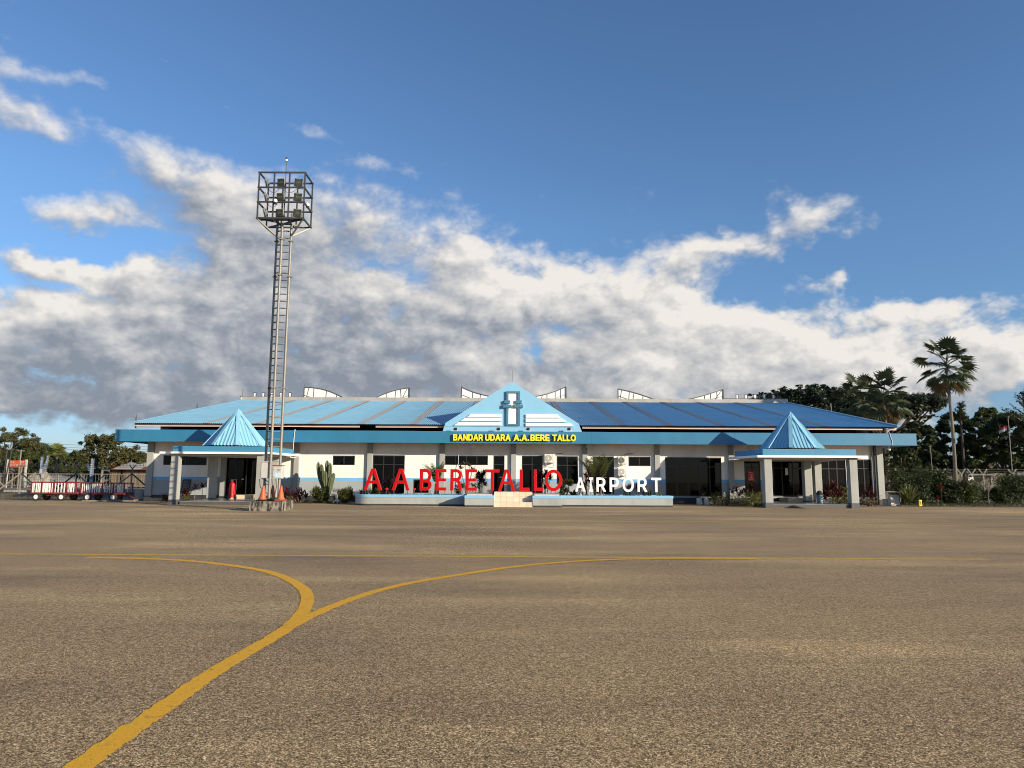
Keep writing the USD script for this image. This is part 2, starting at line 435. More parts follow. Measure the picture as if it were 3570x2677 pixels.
paint('wall_panel', (.12, .12, .10), .9, .2, 1.5)
paint('yellow_marker', (.75, .58, .05), .6, .1)
paint('painted_yellow', (.76, .39, .010), .7, .10, 40, .8, 110, dirt=((.22, .14, .06), .75), dscale=14., drange=(.56, .66))
paint('faded_yellow', (.62, .37, .045), .8, .25, 6, .4, 120, dirt=((.34, .23, .11), .6), dscale=7)
paint('hill_green', (.10, .13, .13), 1., .25, .02)
paint('cactus_green', (.065, .08, .036), .6, .2, 5)
paint('stone_pale', (.5, .47, .42), .9, .15, 6)
paint('dog_white', (.6, .57, .5), .8, .1)
leafy('leaf_dark', (.070, .098, .028), tip=(.16, .18, .05))
leafy('leaf_mid', (.095, .125, .032), tip=(.27, .27, .065))
leafy('leaf_olive', (.16, .155, .052), tip=(.30, .26, .095))
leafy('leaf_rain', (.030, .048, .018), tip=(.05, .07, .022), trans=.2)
leafy('leaf_dry', (.20, .15, .07), tip=(.33, .25, .12))
leafy('leaf_palm', (.085, .11, .045), tip=(.17, .18, .08))
leafy('leaf_palm_dry', (.20, .13, .05), tip=(.32, .22, .09))
leafy('leaf_red', (.13, .025, .03), tip=(.30, .06, .055), trans=.3)
leafy('leaf_maroon', (.055, .018, .022), tip=(.12, .035, .04), trans=.25)
leafy('leaf_lime', (.26, .29, .07), tip=(.40, .38, .12))
leafy('leaf_feather', (.15, .17, .05), tip=(.28, .26, .09))
leafy('leaf_shrub', (.125, .14, .030), tip=(.27, .25, .055))
leafy('grass_dry', (.20, .17, .075), tip=(.32, .26, .12))
leafy('grass_green', (.11, .125, .04), tip=(.20, .19, .07))
leafy('leaf_litter', (.28, .20, .12), tip=(.48, .40, .28), trans=.1)
leafy('flower_red', (.50, .03, .035), tip=(.6, .06, .05))


def pane(name, tint, rough=.02, ior=1.55):
    L[name] = usdkit.material(stage, '/World/Looks/' + name, {'t': ('transparent_bsdf', {'color': tint}), 'g': ('glossy_bsdf', {'color': (.9, .9, .9), 'roughness': rough}),
                              'f': ('fresnel', {'IOR': ior}), 'm': ('mix_closure', {})},
                              [('f.fac', 'm.fac'), ('t.BSDF', 'm.closure1'), ('g.BSDF', 'm.closure2')], surface='m.closure')


pane('glass', (.13, .13, .14), .02, 1.36)
pane('lamp_glass', (.80, .85, .80), .08, 1.6)


def asphalt(name):
    nodes = {'g': ('geometry', {}),
             'v': ('voronoi_texture', {'scale': 135., 'randomness': 1.0}),
             'vr': ('rgb_ramp', {'ramp': [(0., (.048, .031, .014)), (.30, (.17, .112, .052)), (.60, (.33, .222, .105)), (.84, (.58, .405, .21)), (1., (.86, .69, .44))]}),
             'sc': ('separate_color', {}),
             'v2': ('noise_texture', {'scale': 20., 'detail': 8., 'roughness': .88}),
             'r2': ('map_range', {'from_min': .36, 'from_max': .64, 'to_min': .50, 'to_max': 1.64}),
             'm2': ('mapping', {'scale': (.10, .42, 1.)}), 'n3': ('noise_texture', {'scale': 1.0, 'detail': 7., 'roughness': .62}),
             'r3': ('rgb_ramp', {'ramp': [(.34, (.72, .72, .75)), (.46, (.93, .93, .94)), (.53, (1.0, 1.0, 1.0)), (.58, (1.18, 1.17, 1.14)), (.66, (1.42, 1.38, 1.30))]}),
             'n4': ('noise_texture', {'scale': .13, 'detail': 6., 'roughness': .6}),
             'r4': ('rgb_ramp', {'ramp': [(.33, (.82, .83, .86)), (.5, (.97, .97, .97)), (.68, (1.16, 1.14, 1.08))]}),
             'a': ('mix', {'mix_type': 'multiply', 'fac': 1.}), 'b': ('mix', {'mix_type': 'multiply', 'fac': 1.}), 'c': ('mix', {'mix_type': 'multiply', 'fac': 1.}),
             'bn': ('noise_texture', {'scale': 105., 'detail': 3., 'roughness': .7}),
             'bb': ('bump', {'strength': .8, 'distance': .009}), 'p': ('principled_bsdf', {'roughness': .92, 'specular_ior_level': .25})}
    links = [('g.position', 'v.vector'), ('v.color', 'sc.color'), ('sc.r', 'vr.fac'), ('g.position', 'v2.vector'), ('v2.fac', 'r2.value'), ('g.position', 'm2.vector'), ('m2.vector', 'n3.vector'),
             ('n3.fac', 'r3.fac'), ('g.position', 'n4.vector'), ('n4.fac', 'r4.fac'), ('vr.color', 'a.color1'), ('r2.result', 'a.color2'), ('a.color', 'b.color1'), ('r3.color', 'b.color2'),
             ('b.color', 'c.color1'), ('r4.color', 'c.color2'), ('c.color', 'p.base_color'), ('g.position', 'bn.vector'), ('bn.fac', 'bb.height'), ('bb.normal', 'p.normal')]
    L[name] = usdkit.material(stage, '/World/Looks/' + name, nodes, links, surface='p.BSDF')


asphalt('asphalt')
paint('road_grey', (.17, .155, .135), .95, .15, 3, .4, 40)
paint('earth', (.20, .155, .105), .95, .35, 1.2, .6, 12, dirt=((.13, .125, .06), .7), dscale=.5)
paint('verge_soil', (.15, .115, .08), .95, .4, 3, .8, 18, dirt=((.28, .22, .15), .7), dscale=1.5)
paint('kerb_pale', (.20, .16, .115), .9, .25, 4, .4, 30)

# ------------------------------------------------------------------ ground
YF, YW = 41.5, 43.0                      # fascia and wall planes of the terminal
rng = np.random.default_rng(7)
obj('ground', flat(sbox(-900, -120, 900, 1500), -.02), 'earth', kind='structure', label='dry earth and thin grass round the apron')


def wob(a, b, n, amp, seed):
    """A ragged line from a to b."""
    t = np.linspace(0, 1, n)[:, None]; p = np.array(a) * (1 - t) + np.array(b) * t
    q = np.column_stack([p[:, 0] * .9, np.zeros(n), np.full(n, seed)])
    p[:, 1] += (meshkit.fbm(q, 4, seed) - .5) * 2 * amp
    return [tuple(x) for x in p]


edge = [(-120, 43.6)] + wob((-60, 43.6), (-24.2, 42.6), 50, .3, 3) + wob((-23.6, 40.1), (23.8, 40.0), 60, .12, 4) + wob((24, 40.4), (70, 40.9), 70, .35, 5) + [(140, 41)]
obj('apron', flat(Polygon([(-160, -100), (160, -100), (160, 41)] + edge[::-1] + [(-160, 43.6)]), 0.0), 'asphalt', kind='structure', label='worn brown asphalt apron in front of the terminal')
verge_poly = Polygon(edge + [(140, 60), (-120, 60)])
obj('dirt_verge', flat(verge_poly, -.006), 'verge_soil', kind='structure', label='bare dirt strip between apron edge, building and fences')
obj('road', flat(Polygon([(-140, 66), (-20, 66), (-20, 78), (-140, 78)]), -.012), 'road_grey', kind='structure', label='grey road beyond the fence on the left')


def ribbon(pix, width, z, seed, ground=None):
    p = np.array([gnd(*q)[:2] for q in pix]) if ground is None else np.array(ground, float)
    s = np.r_[0, np.cumsum(np.linalg.norm(np.diff(p, axis=0), axis=1))]
    cs = CubicSpline(s, p); n = int(s[-1] / .04) + 2
    n = min(n, 900); t = np.linspace(0, s[-1], n)
    c = cs(t); d = cs(t, 1); d /= np.linalg.norm(d, axis=1, keepdims=True); nn = np.column_stack([-d[:, 1], d[:, 0]])
    r = np.random.default_rng(seed)
    a = c + nn * (width / 2 + meshkit.fbm(np.column_stack([t * 9, t * 0, t * 0]), 4, seed) * .03 - .015 + r.normal(0, .006, n))[:, None]; b = c - nn * (width / 2 + r.normal(0, .006, n))[:, None]
    v = np.vstack([np.column_stack([a, np.full(n, z)]), np.column_stack([b, np.full(n, z)])])
    i = np.arange(n - 1)
    return v, np.column_stack([i + n, i + n + 1, i + 1, i])


left_curve = [(150, 2757), (271, 2677), (434, 2561), (583, 2457), (723, 2358), (886, 2260), (990, 2197), (1042, 2150), (1068, 2105), (1064, 2062), (1014, 2024), (927, 1992), (824, 1974), (688, 1958), (525, 1948.5), (400, 1945), (300, 1943)]
right_curve = [(1005, 2189), (1046, 2168), (1122, 2131), (1231, 2088), (1400, 2040), (1614, 2003), (1775, 1979), (1937, 1963), (2130, 1952), (2389, 1949), (2640, 1948.8)]
obj('painted_line', ribbon(left_curve, .165, .004, 1), 'painted_yellow', kind='structure', label='yellow taxi line sweeping from the bottom left and bending back left')
obj('painted_line', ribbon(right_curve, .15, .008, 2), 'painted_yellow', kind='structure', label='yellow branch line curving away to the right')
ys = gnd(1785, 1941.0)[1]
obj('painted_line', ribbon(None, .15, .0035, 3, [(-13, ys), (-5, ys), (6, ys), (9.3, ys)]), 'faded_yellow', kind='structure', label='faded straight yellow line across the apron where the curves end')
yt = gnd(1785, 1816.0)[1]
obj('painted_line', ribbon(None, .14, .0035, 4, [(-26, yt + .2), (-5, yt), (6, yt), (40, yt - .2)]), 'faded_yellow', kind='structure', label='very faint straight line nearer the building')
# ------------------------------------------------------------------ the terminal
def Xw(px, Y=YW, py=1650): return at(px, py, Y)[0]
def Zw(py, px=1785, Y=YW): return at(px, py, Y)[2]


T = thing('terminal_building', 'long low airport terminal with blue corrugated roof, blue fascia and white walls', 'building', (0, YW, 0))
XL, XR = Xw(529), Xw(3062)                                        # the front wall's ends
Z_PL, Z_B0, Z_B1 = .36, Zw(1679.5), Zw(1668.3)
Z_TOP = 4.45
zf0, zf1 = Zw(1545.5, 1785, YF), Zw(1504, 1785, YF)              # fascia bottom and top
Z_DADO = Zw(1586)
# openings: px range, py range, columns, transom py
wins = [(569, 721, 1587, 1621, 4, None, 'window'), (786, 894, 1592, 1727, 3, None, 'door'), (1159.6, 1237, 1588, 1621, 2, None, 'window'), (1297.5, 1410, 1586.5, 1722, 3, 1619, 'window'),
        (1440, 1495, 1671, 1719, 1, None, 'low_opening'), (1550, 1701, 1587.5, 1621, 4, None, 'window'), (1719.5, 1758.6, 1588, 1720, 1, 1619, 'door'),
        (1819, 1892, 1589, 1720, 2, 1619.5, 'door'), (1940.7, 2015, 1590, 1687, 2, 1622, 'window'), (2068, 2141, 1590.5, 1722, 2, 1624, 'door'), (2190.7, 2268, 1591.5, 1625, 2, None, 'window'),
        (2320, 2516, 1594, 1730, 5, 1627, 'window'), (2596, 2652, 1604, 1733, 2, 1630, 'door'), (2689, 2806, 1605, 1731, 3, 1632, 'door'), (2862, 2951, 1602, 1733, 3, 1634, 'window'), (2990, 3041, 1601, 1735, 2, 1633, 'window')]
holes = []
for (a, b, t0, b0, n, tr, kind) in wins:
    pxm = (a + b) / 2
    z0, z1 = max(at(pxm, b0, YW)[2], .12), at(pxm, t0, YW)[2]
    holes.append((at(a, (t0 + b0) / 2, YW)[0], at(b, (t0 + b0) / 2, YW)[0], z0, z1))
cut = unary_union([sbox(*(h[0], h[2], h[1], h[3])) for h in holes])
for nm, z0, z1, mat, lab in (('plinth', 0, Z_PL, 'plinth_black', 'black painted base of the front wall'), ('dado', Z_PL, Z_B0, 'wall_grey', 'grey lower part of the front wall'),
                             ('wall_band', Z_B0, Z_B1, 'band_blue', 'pale blue band along the front wall'), ('wall', Z_B1, Z_TOP - .5, 'wall_white', 'cream white upper part of the front wall')):
    run = sbox(XL, z0, XR, z1).difference(cut)
    for g in getattr(run, 'geoms', [run]): obj(nm, upright(g, YW, YW + .2), mat, T, label=lab)
for s, nm in ((XL, 'side_wall'), (XR - .2, 'side_wall')):
    obj(nm, MB().box(s, s + .2, YW + .2, YW + 16, 0, Z_TOP - .3), 'wall_white', T)
# the dim rooms behind the glass
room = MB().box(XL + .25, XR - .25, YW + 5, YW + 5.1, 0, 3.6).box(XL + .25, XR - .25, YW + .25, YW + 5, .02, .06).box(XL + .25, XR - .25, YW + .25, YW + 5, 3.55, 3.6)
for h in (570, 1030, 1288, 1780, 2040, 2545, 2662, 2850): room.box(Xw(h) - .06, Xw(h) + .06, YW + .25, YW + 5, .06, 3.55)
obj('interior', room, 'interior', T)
F = .06
for (a, b, t0, b0, n, tr, kind), (x0, x1, z0, z1) in zip(wins, holes):
    if kind == 'low_opening':
        fr = MB().box(x0, x1, YW + .04, YW + .10, z0, z0 + .05).box(x0, x1, YW + .04, YW + .10, z1 - .05, z1).box(x0, x0 + .05, YW + .04, YW + .10, z0 + .05, z1 - .05).box(x1 - .05, x1, YW + .04, YW + .10, z0 + .05, z1 - .05)
        w = obj('low_opening', fr, 'galv_dark', T, label='low dark opening in a pale metal frame')
        obj('pane', MB().box(x0 + .05, x1 - .05, YW + .065, YW + .075, z0 + .05, z1 - .05), 'glass', w)
        continue
    ya, yb = YW + .05, YW + .12
    fr = MB().box(x0, x1, ya, yb, z1 - F, z1).box(x0, x1, ya, yb, z0, z0 + F).box(x0, x0 + F, ya, yb, z0 + F, z1 - F).box(x1 - F, x1, ya, yb, z0 + F, z1 - F)
    zt = at((a + b) / 2, tr, YW)[2] if tr else None
    rows = [(z0 + F, z1 - F)] if not tr else [(z0 + F, zt - .025), (zt + .025, z1 - F)]
    if tr: fr.box(x0 + F, x1 - F, ya + .004, yb - .004, zt - .025, zt + .025)
    cols = np.linspace(x0 + F / 2, x1 - F / 2, n + 1)
    for c in cols[1:-1]:
        for r in rows: fr.box(c - .028, c + .028, ya + .002, yb - .002, r[0], r[1])
    w = obj(kind, fr, 'frame_dark', T)
    for i in range(n):
        for r in rows:
            xa = x0 + F if i == 0 else cols[i] + .028
            xb = x1 - F if i == n - 1 else cols[i + 1] - .028
            obj('pane', MB().box(xa, xb, ya + .025, ya + .033, r[0], r[1]), 'glass', w)
    if kind == 'door' and b - a < 130:
        obj('handle', MB().box((x0 + x1) / 2 + .05, (x0 + x1) / 2 + .17, ya - .05, ya - .02, z0 + .95, z0 + .98).box((x0 + x1) / 2 + .05, (x0 + x1) / 2 + .08, ya - .02, ya + .005, z0 + .95, z0 + .98), 'galvanised', w)


def curtain(x0, x1, z0, z1, y):
    n = 60; x = np.linspace(x0, x1, n); yy = y + .05 * np.sin(np.linspace(0, (x1 - x0) * 24, n))
    v = np.vstack([np.column_stack([x, yy, np.full(n, z0)]), np.column_stack([x, yy, np.full(n, z1)])]); i = np.arange(n - 1)
    return v, np.column_stack([i, i + 1, i + n + 1, i + n])


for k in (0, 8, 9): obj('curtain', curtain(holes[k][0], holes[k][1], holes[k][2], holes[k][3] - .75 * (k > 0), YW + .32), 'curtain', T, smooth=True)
# pillars against the wall
for px in (519, 777, 1031, 1287, 1540, 1790, 2040, 2293, 2551, 2824, 3071):
    x = Xw(px, YW - .16); w = .155 if 600 < px < 3000 else .19
    p = obj('pillar', rounded(x - w, x + w, YW - .17, YW - .002, .30, zf0 + .02, .012), 'pillar_grey', T)
    obj('pillar_base', MB().box(x - w - .01, x + w + .01, YW - .18, YW - .002, 0, .30), 'plinth_black', p)
# fascia: painted boards between visible joints, with returns at both ends
joints = [400, 1026, 1283, 2062, 2561, 3107, 3195]
xs = [at(p, 1525, YF)[0] for p in joints]
for a, b in zip(xs[:-1], xs[1:]):
    obj('fascia_panel', MB().box(a + .006, b - .006, YF, YF + .09, zf0, zf1), 'fascia_blue', T)
jr = MB()
for x in xs[1:-1]: jr.box(x - .012, x + .012, YF + .006, YF + .05, zf0 + .004, zf1 - .004)
obj('joint_strip', jr, 'fascia_blue', T)
for x in (xs[0], xs[-1] - .09): obj('fascia_return', MB().box(x, x + .09, YF + .092, YF + 12, zf0, zf1), 'fascia_blue', T)
for px, nm in ((1026, 0), (3107, 1)):
    x = at(px, 1525, YF)[0]; d = .09 if nm else -.03
    obj('conduit', MB().tube([(x - d, YF - .02, zf1 + .06), (x - d * .3, YF - .03, zf1 - .25), (x + d * .3, YF - .02, zf0 + .3), (x + d * .6, YF - .02, zf0 - (0 if nm else .45))], .016, 6), 'slab_white', T)
obj('soffit', MB().box(xs[0] + .09, xs[-1] - .09, YF + .09, YW + .2, zf0 + .10, zf0 + .16), 'soffit_brown', T)
obj('side_soffit', MB().box(xs[0] + .09, XL - .3, YW + .2, YW + 12, zf0 + .10, zf0 + .16), 'soffit_brown', T)
obj('side_soffit', MB().box(XR + .3, xs[-1] - .09, YW + .2, YW + 12, zf0 + .10, zf0 + .16), 'soffit_brown', T)
obj('flat_roof', MB().box(xs[0] + .09, xs[-1] - .09, YF + .10, YW + 2, zf1 - .12, zf1 - .06), 'ridge_metal', T)
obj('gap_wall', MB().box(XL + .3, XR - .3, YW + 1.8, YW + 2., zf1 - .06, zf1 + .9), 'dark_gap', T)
p = [at(1400 + x / 3.687, 1350 + y / 3.687, YW - .06) for x, y in ((735, 728), (733, 860), (728, 980), (712, 1040), (708, 1130), (712, 1300))]
obj('cable', MB().tube(p, .014, 5), 'slab_white', T, label='thin white cable hanging before the four-pane window')
q = at(3052, 1650, YW - .12)
obj('drain_pipe', MB().tube([(q[0], YW - .1, .05), (q[0], YW - .1, zf0 + .1)], .05, 8), 'frame_dark', T, label='dark pipe at the right end of the front wall')
obj('drain_pipe', MB().tube([(q[0] - .16, YW - .07, .05), (q[0] - .16, YW - .07, zf0 + .1)], .03, 8), 'post_grey', T)
# main roof: corrugated sheets bay by bay, three courses, grey sheets between the bays
YE, YR = 42.3, 59.0
ze, zr = at(1785, 1481, YE)[2], at(1785, 1399, YR)[2]
RX0, RX1 = at(470, 1481, YE)[0], at(3124, 1486, YE)[0]
slope = (zr - ze) / (YR - YE)


def corr(x0, x1, y0, y1, lift, amp=.019, pitch=.115):
    n = max(int((x1 - x0) / pitch * 8), 8); x = np.linspace(x0, x1, n + 1)
    h = amp * np.sin(2 * PI * x / pitch) + lift
    v = np.vstack([np.column_stack([x, np.full(n + 1, y0), ze + (y0 - YE) * slope + h]), np.column_stack([x, np.full(n + 1, y1), ze + (y1 - YE) * slope + h])])
    i = np.arange(n)
    return v, np.column_stack([i, i + 1, i + n + 2, i + n + 1])


stripes = [-18.35, -15.25, -12.2, -9.15, -6.05, -3.0, .1, 3.2, 6.4, 9.2, 12.3, 15.3, 18.4]
sw = .42
courses = [(YE - .25, YE + 4.6), (YE + 4.5, YE + 9.7), (YE + 9.6, YR)]
ends = [RX0] + [s for s in stripes] + [RX1]
for i, (a, b) in enumerate(zip(ends[:-1], ends[1:])):
    a += sw if i else 0
    for k, (y0, y1) in enumerate(courses): obj('roof_sheet', corr(a, b, y0, y1, .012 * (2 - k)), 'roof_blue', T, smooth=True)
for s in stripes: obj('grey_roof_sheet', corr(s, s + sw, YE - .24, YR - .01, .03), 'roof_stripe', T, smooth=True)
obj('roof_underlay', ([(RX0 + .03, YE - .15, ze - .075), (RX1 - .03, YE - .15, ze - .075), (RX1 - .03, YR, zr - .06), (RX0 + .03, YR, zr - .06)], [(0, 1, 2, 3)]), 'dark_gap', T)
ridge = MB().bar((RX0 - .1, YR - .35, zr - .02), (RX1 + .1, YR - .35, zr - .02), .8, .05, (0, -slope, 1))
obj('ridge_cap', MB().box(RX0, RX1, YR - .3, YR - .22, zr - .1, zr + .24), 'ridge_metal', T)
zb1, zb0 = ze - .05, at(1785, 1492.5, YE)[2]
for a, b in ((RX0 + .05, at(1255, 1490, YE)[0]), (at(1310, 1490, YE)[0], at(1555, 1490, YE)[0]), (at(2030, 1490, YE)[0], at(3076, 1490, YE)[0]), (at(3102, 1490, YE)[0], RX1)):
    m = max(1, round((b - a) / 5)); q = np.linspace(a, b, m + 1)
    for u, w in zip(q[:-1], q[1:]): obj('eave_board', MB().box(u + .004, w - .004, YE - .02, YE + .02, zb0, zb1), 'board_pink', T)
for x in (RX0, RX1 - .04):
    obj('verge_board', ([(x, YE, zb0), (x, YR, zb0 + zr - ze), (x, YR, zr - .03), (x, YE, zb1), (x + .04, YE, zb0), (x + .04, YR, zb0 + zr - ze), (x + .04, YR, zr - .03), (x + .04, YE, zb1)], BOXF), 'board_pink', T)
    obj('verge_flashing', ([(x - .03, YE - .25, ze + .02), (x + .09, YE - .25, ze + .02), (x + .09, YR, zr + .02), (x - .03, YR, zr + .02), (x - .03, YE - .25, ze + .08), (x + .09, YE - .25, ze + .08), (x + .09, YR, zr + .08), (x - .03, YR, zr + .08)], BOXF), 'roof_blue', T)
gx = [RX0 + .6, RX1 - .8]
for x in gx: obj('gable_wall', ([(x, YE + 1.9, zb0 - .8), (x, YR, zb0 - .8), (x, YR, zr - .15), (x, YE + 1.9, ze + .1)], [(0, 1, 2, 3)]), 'board_pink', T)
obj('rear_wall', MB().box(RX0 + .6, RX1 - .8, YR + .3, YR + .5, 0, zr - .2), 'wall_white', T)
# rods standing on the roof
for px, py0, py1, Y in ((474, 1475, 1445, YE + .2), (687, 1429, 1405, 51), (845, 1397, 1356, YR), (1061, 1352, 1335, YR + .6), (1609, 1350, 1330, YR + .6), (1973, 1350, 1325, YR + .6), (2523, 1358, 1340, YR + .6), (2712, 1392, 1352, YR), (2898, 1441, 1405, 51)):
    p = at(px, py0, Y); q = at(px, py1, Y)
    m = MB().tube([p - (0, 0, .3), (p[0], Y, q[2])], .022, 5)
    if px < 700: m.tube([p - (0, 0, .3), (p[0], Y, p[2] + (q[2] - p[2]) * .7)], .05, 6)
    obj('lightning_rod', m, 'steel_dark', T)
# white boards shaped as sails, and low parapets with little frames, along the back of the roof
YS = YR + .5
def sail(p_corner, p_top, p_end, bow, ribs):
    a, t, e = at(*p_corner, YS), at(*p_top, YS), at(*p_end, YS)
    base = at(p_corner[0], 1420, YS)[2]
    k = np.linspace(0, 1, 14)
    top = [(t[0] + (e[0] - t[0]) * s, t[2] + (e[2] - t[2]) * s + bow * 4 * s * (1 - s)) for s in k]
    poly = Polygon([(t[0], base)] + top + [(e[0], base)])
    s = obj('roof_sail', upright(poly, YS, YS + .12), 'sail_white', T)
    m = MB()
    for (x0, z0), (x1, z1) in zip(top[:-1], top[1:]): m.bar((x0, YS - .01, z0), (x1, YS - .01, z1), .07)
    m.bar((t[0], YS - .012, base), (t[0], YS - .012, t[2]), .09)
    for r in ribs:
        x = t[0] + (e[0] - t[0]) * r[0]; x2 = t[0] + (e[0] - t[0]) * r[1]
        zt = np.interp(r[0], k, [q[1] for q in top]); m.bar((x, YS - .012, zt), (x2, YS - .012, base + .1), .035)
    zq = base + (t[2] - base) * .62; m.bar((t[0], YS - .014, zq), (t[0] + (e[0] - t[0]) * .72, YS - .014, base + .25), .035)
    obj('frame', m, 'steel_dark', s)
sail((1061, 1390), (1061, 1351), (1203, 1390), .28, ((.24, .23), (.55, .52), (.8, .78), (.12, .02)))
sail((1427.5, 1390), (1427.5, 1352), (1304, 1390), .16, ((.25, .2), (.38, .42), (.65, .64), (.05, .3)))
sail((1609, 1392), (1609, 1349), (1740, 1384), -.18, ((.30, .30), (.52, .46), (.75, .7)))
sail((1973, 1394), (1973, 1348), (1842, 1384), -.18, ((.28, .28), (.14, .14), (.5, .5), (.62, .7)))
sail((2154.4, 1396), (2154.4, 1356), (2290, 1396), .10, ((.30, .26), (.42, .36), (.65, .62), (.1, .02)))
sail((2521, 1404), (2521, 1357), (2366, 1398), -.10, ((.14, .14), (.28, .28), (.42, .4), (.65, .7), (.02, .3)))
for (a, b, t, posts, t2) in ((837, 1060, 1384.5, (888, 918, 948, 979, 1011), 1369.5), (2523, 2747, 1391.5, (2571, 2602, 2633, 2665, 2697), 1377)):
    x0, x1 = at(a, t, YS)[0], at(b, t, YS)[0]; z0, z1 = at(a, t + 30, YS)[2], at((a + b) / 2, t, YS)[2]
    p = obj('roof_parapet', MB().box(x0, x1, YS, YS + .15, z0, z1), 'sail_white', T)
    m = MB().box(x0, x1, YS - .02, YS + .17, z1, z1 + .06).box(x0, x0 + .05, YS - .02, YS - .002, z0, z1)
    for px in posts:
        c = at(px, t, YS); zt = at(px, t2, YS)[2]
        m.box(c[0] - .12, c[0] - .08, YS - .02, YS + .05, z1 + .06, zt).box(c[0] + .08, c[0] + .12, YS - .02, YS + .05, z1 + .06, zt).box(c[0] - .12, c[0] + .12, YS - .02, YS + .05, zt, zt + .05)
        obj('parapet_block', MB().box(c[0] - .08, c[0] + .08, YS - .005, YS + .06, z1 + .06, zt), 'sail_white', p)
    obj('frame', m, 'steel_dark', p)
# pediment with its emblem
YP = 41.95
def pz(px, py): q = at(px, py, YP); return (q[0], q[2])
ped = Polygon([pz(1785, 1330), pz(2017, 1476), pz(2030, 1508), pz(1543, 1505), pz(1553, 1474)])
P = obj('pediment', upright(ped, YP, YP + .18), 'pediment_blue', T)
a, b, c = pz(1785, 1330), pz(2017, 1478), pz(1553, 1476)
ridge_y = YE + (a[1] - ze) / slope
rf = [((a[0], YP + .18, a[1] - .02), (b[0], YP + .18, b[1] - .02), (b[0], YP + .9, b[1] - .02), (a[0], min(ridge_y, YR), a[1] - .02)), ((a[0], YP + .18, a[1] - .02), (a[0], min(ridge_y, YR), a[1] - .02), (c[0], YP + .9, c[1] - .02), (c[0], YP + .18, c[1] - .02))]
for q in rf: obj('pediment_roof', (q, [(0, 1, 2, 3)]), 'roof_blue', P)
z4 = lambda x, y: (1400 + x / 3.687, 1350 + y / 3.687)
def pbox(x0, x1, y0, y1, d, e=0):
    (u0, w1), (u1, w0) = pz(*z4(x0, y0)), pz(*z4(x1, y1))
    return MB().box(u0, u1, YP - d, YP - e - .002, w0, w1)
(e0, f1), (e1, f0) = pz(*z4(1348, 52)), pz(*z4(1522, 494))
obj('emblem_frame', upright(sbox(e0, f0, e1, f1).difference(sbox(e0 + .13, f0 + .09, e1 - .13, f1 - .11)), YP - .12, YP - .002), 'emblem_teal', P)
obj('emblem_panel', MB().box(e0 + .13, e1 - .13, YP - .04, YP - .002, f0 + .09, f1 - .11), 'panel_white', P)
for q in ((1322, 1395, 170, 210), (1470, 1545, 170, 210), (1305, 1412, 225, 265), (1448, 1560, 225, 265)): obj('emblem_block', pbox(*q, .17), 'emblem_teal', P)
for side in (0, 1):
    for i, (y0, y1, xa, xb) in enumerate(((345, 385, 893, 842), (394, 436, 820, 756), (449, 492, 738, 674)) if side == 0 else ((350, 392, 1998, 2042), (403, 447, 2060, 2122), (460, 502, 2160, 2205))):
        if side == 0: pts = [z4(xa, y0), z4(1283, y0), z4(1283, y1), z4(xb, y1)]
        else: pts = [z4(1596, y0), z4(xa, y0), z4(xb, y1), z4(1596, y1)]
        obj('white_bar', upright(Polygon([pz(*p) for p in pts]), YP - .10, YP - .002), 'panel_white', P)
lx0, lz = pz(*z4(575, 500)); lx1, _ = pz(*z4(2212, 505))
obj('ledge', MB().box(lx0, lx1, YP - .03, YP - .002, lz - .02, lz + .005), 'pediment_blue', P)
ax = at(1787, 1330, YP)
obj('lightning_rod', MB().tube([(ax[0], YP + .1, ax[2] - .05), (ax[0], YP + .1, at(1787, 1287, YP)[2])], .018, 5), 'steel_dark', P)


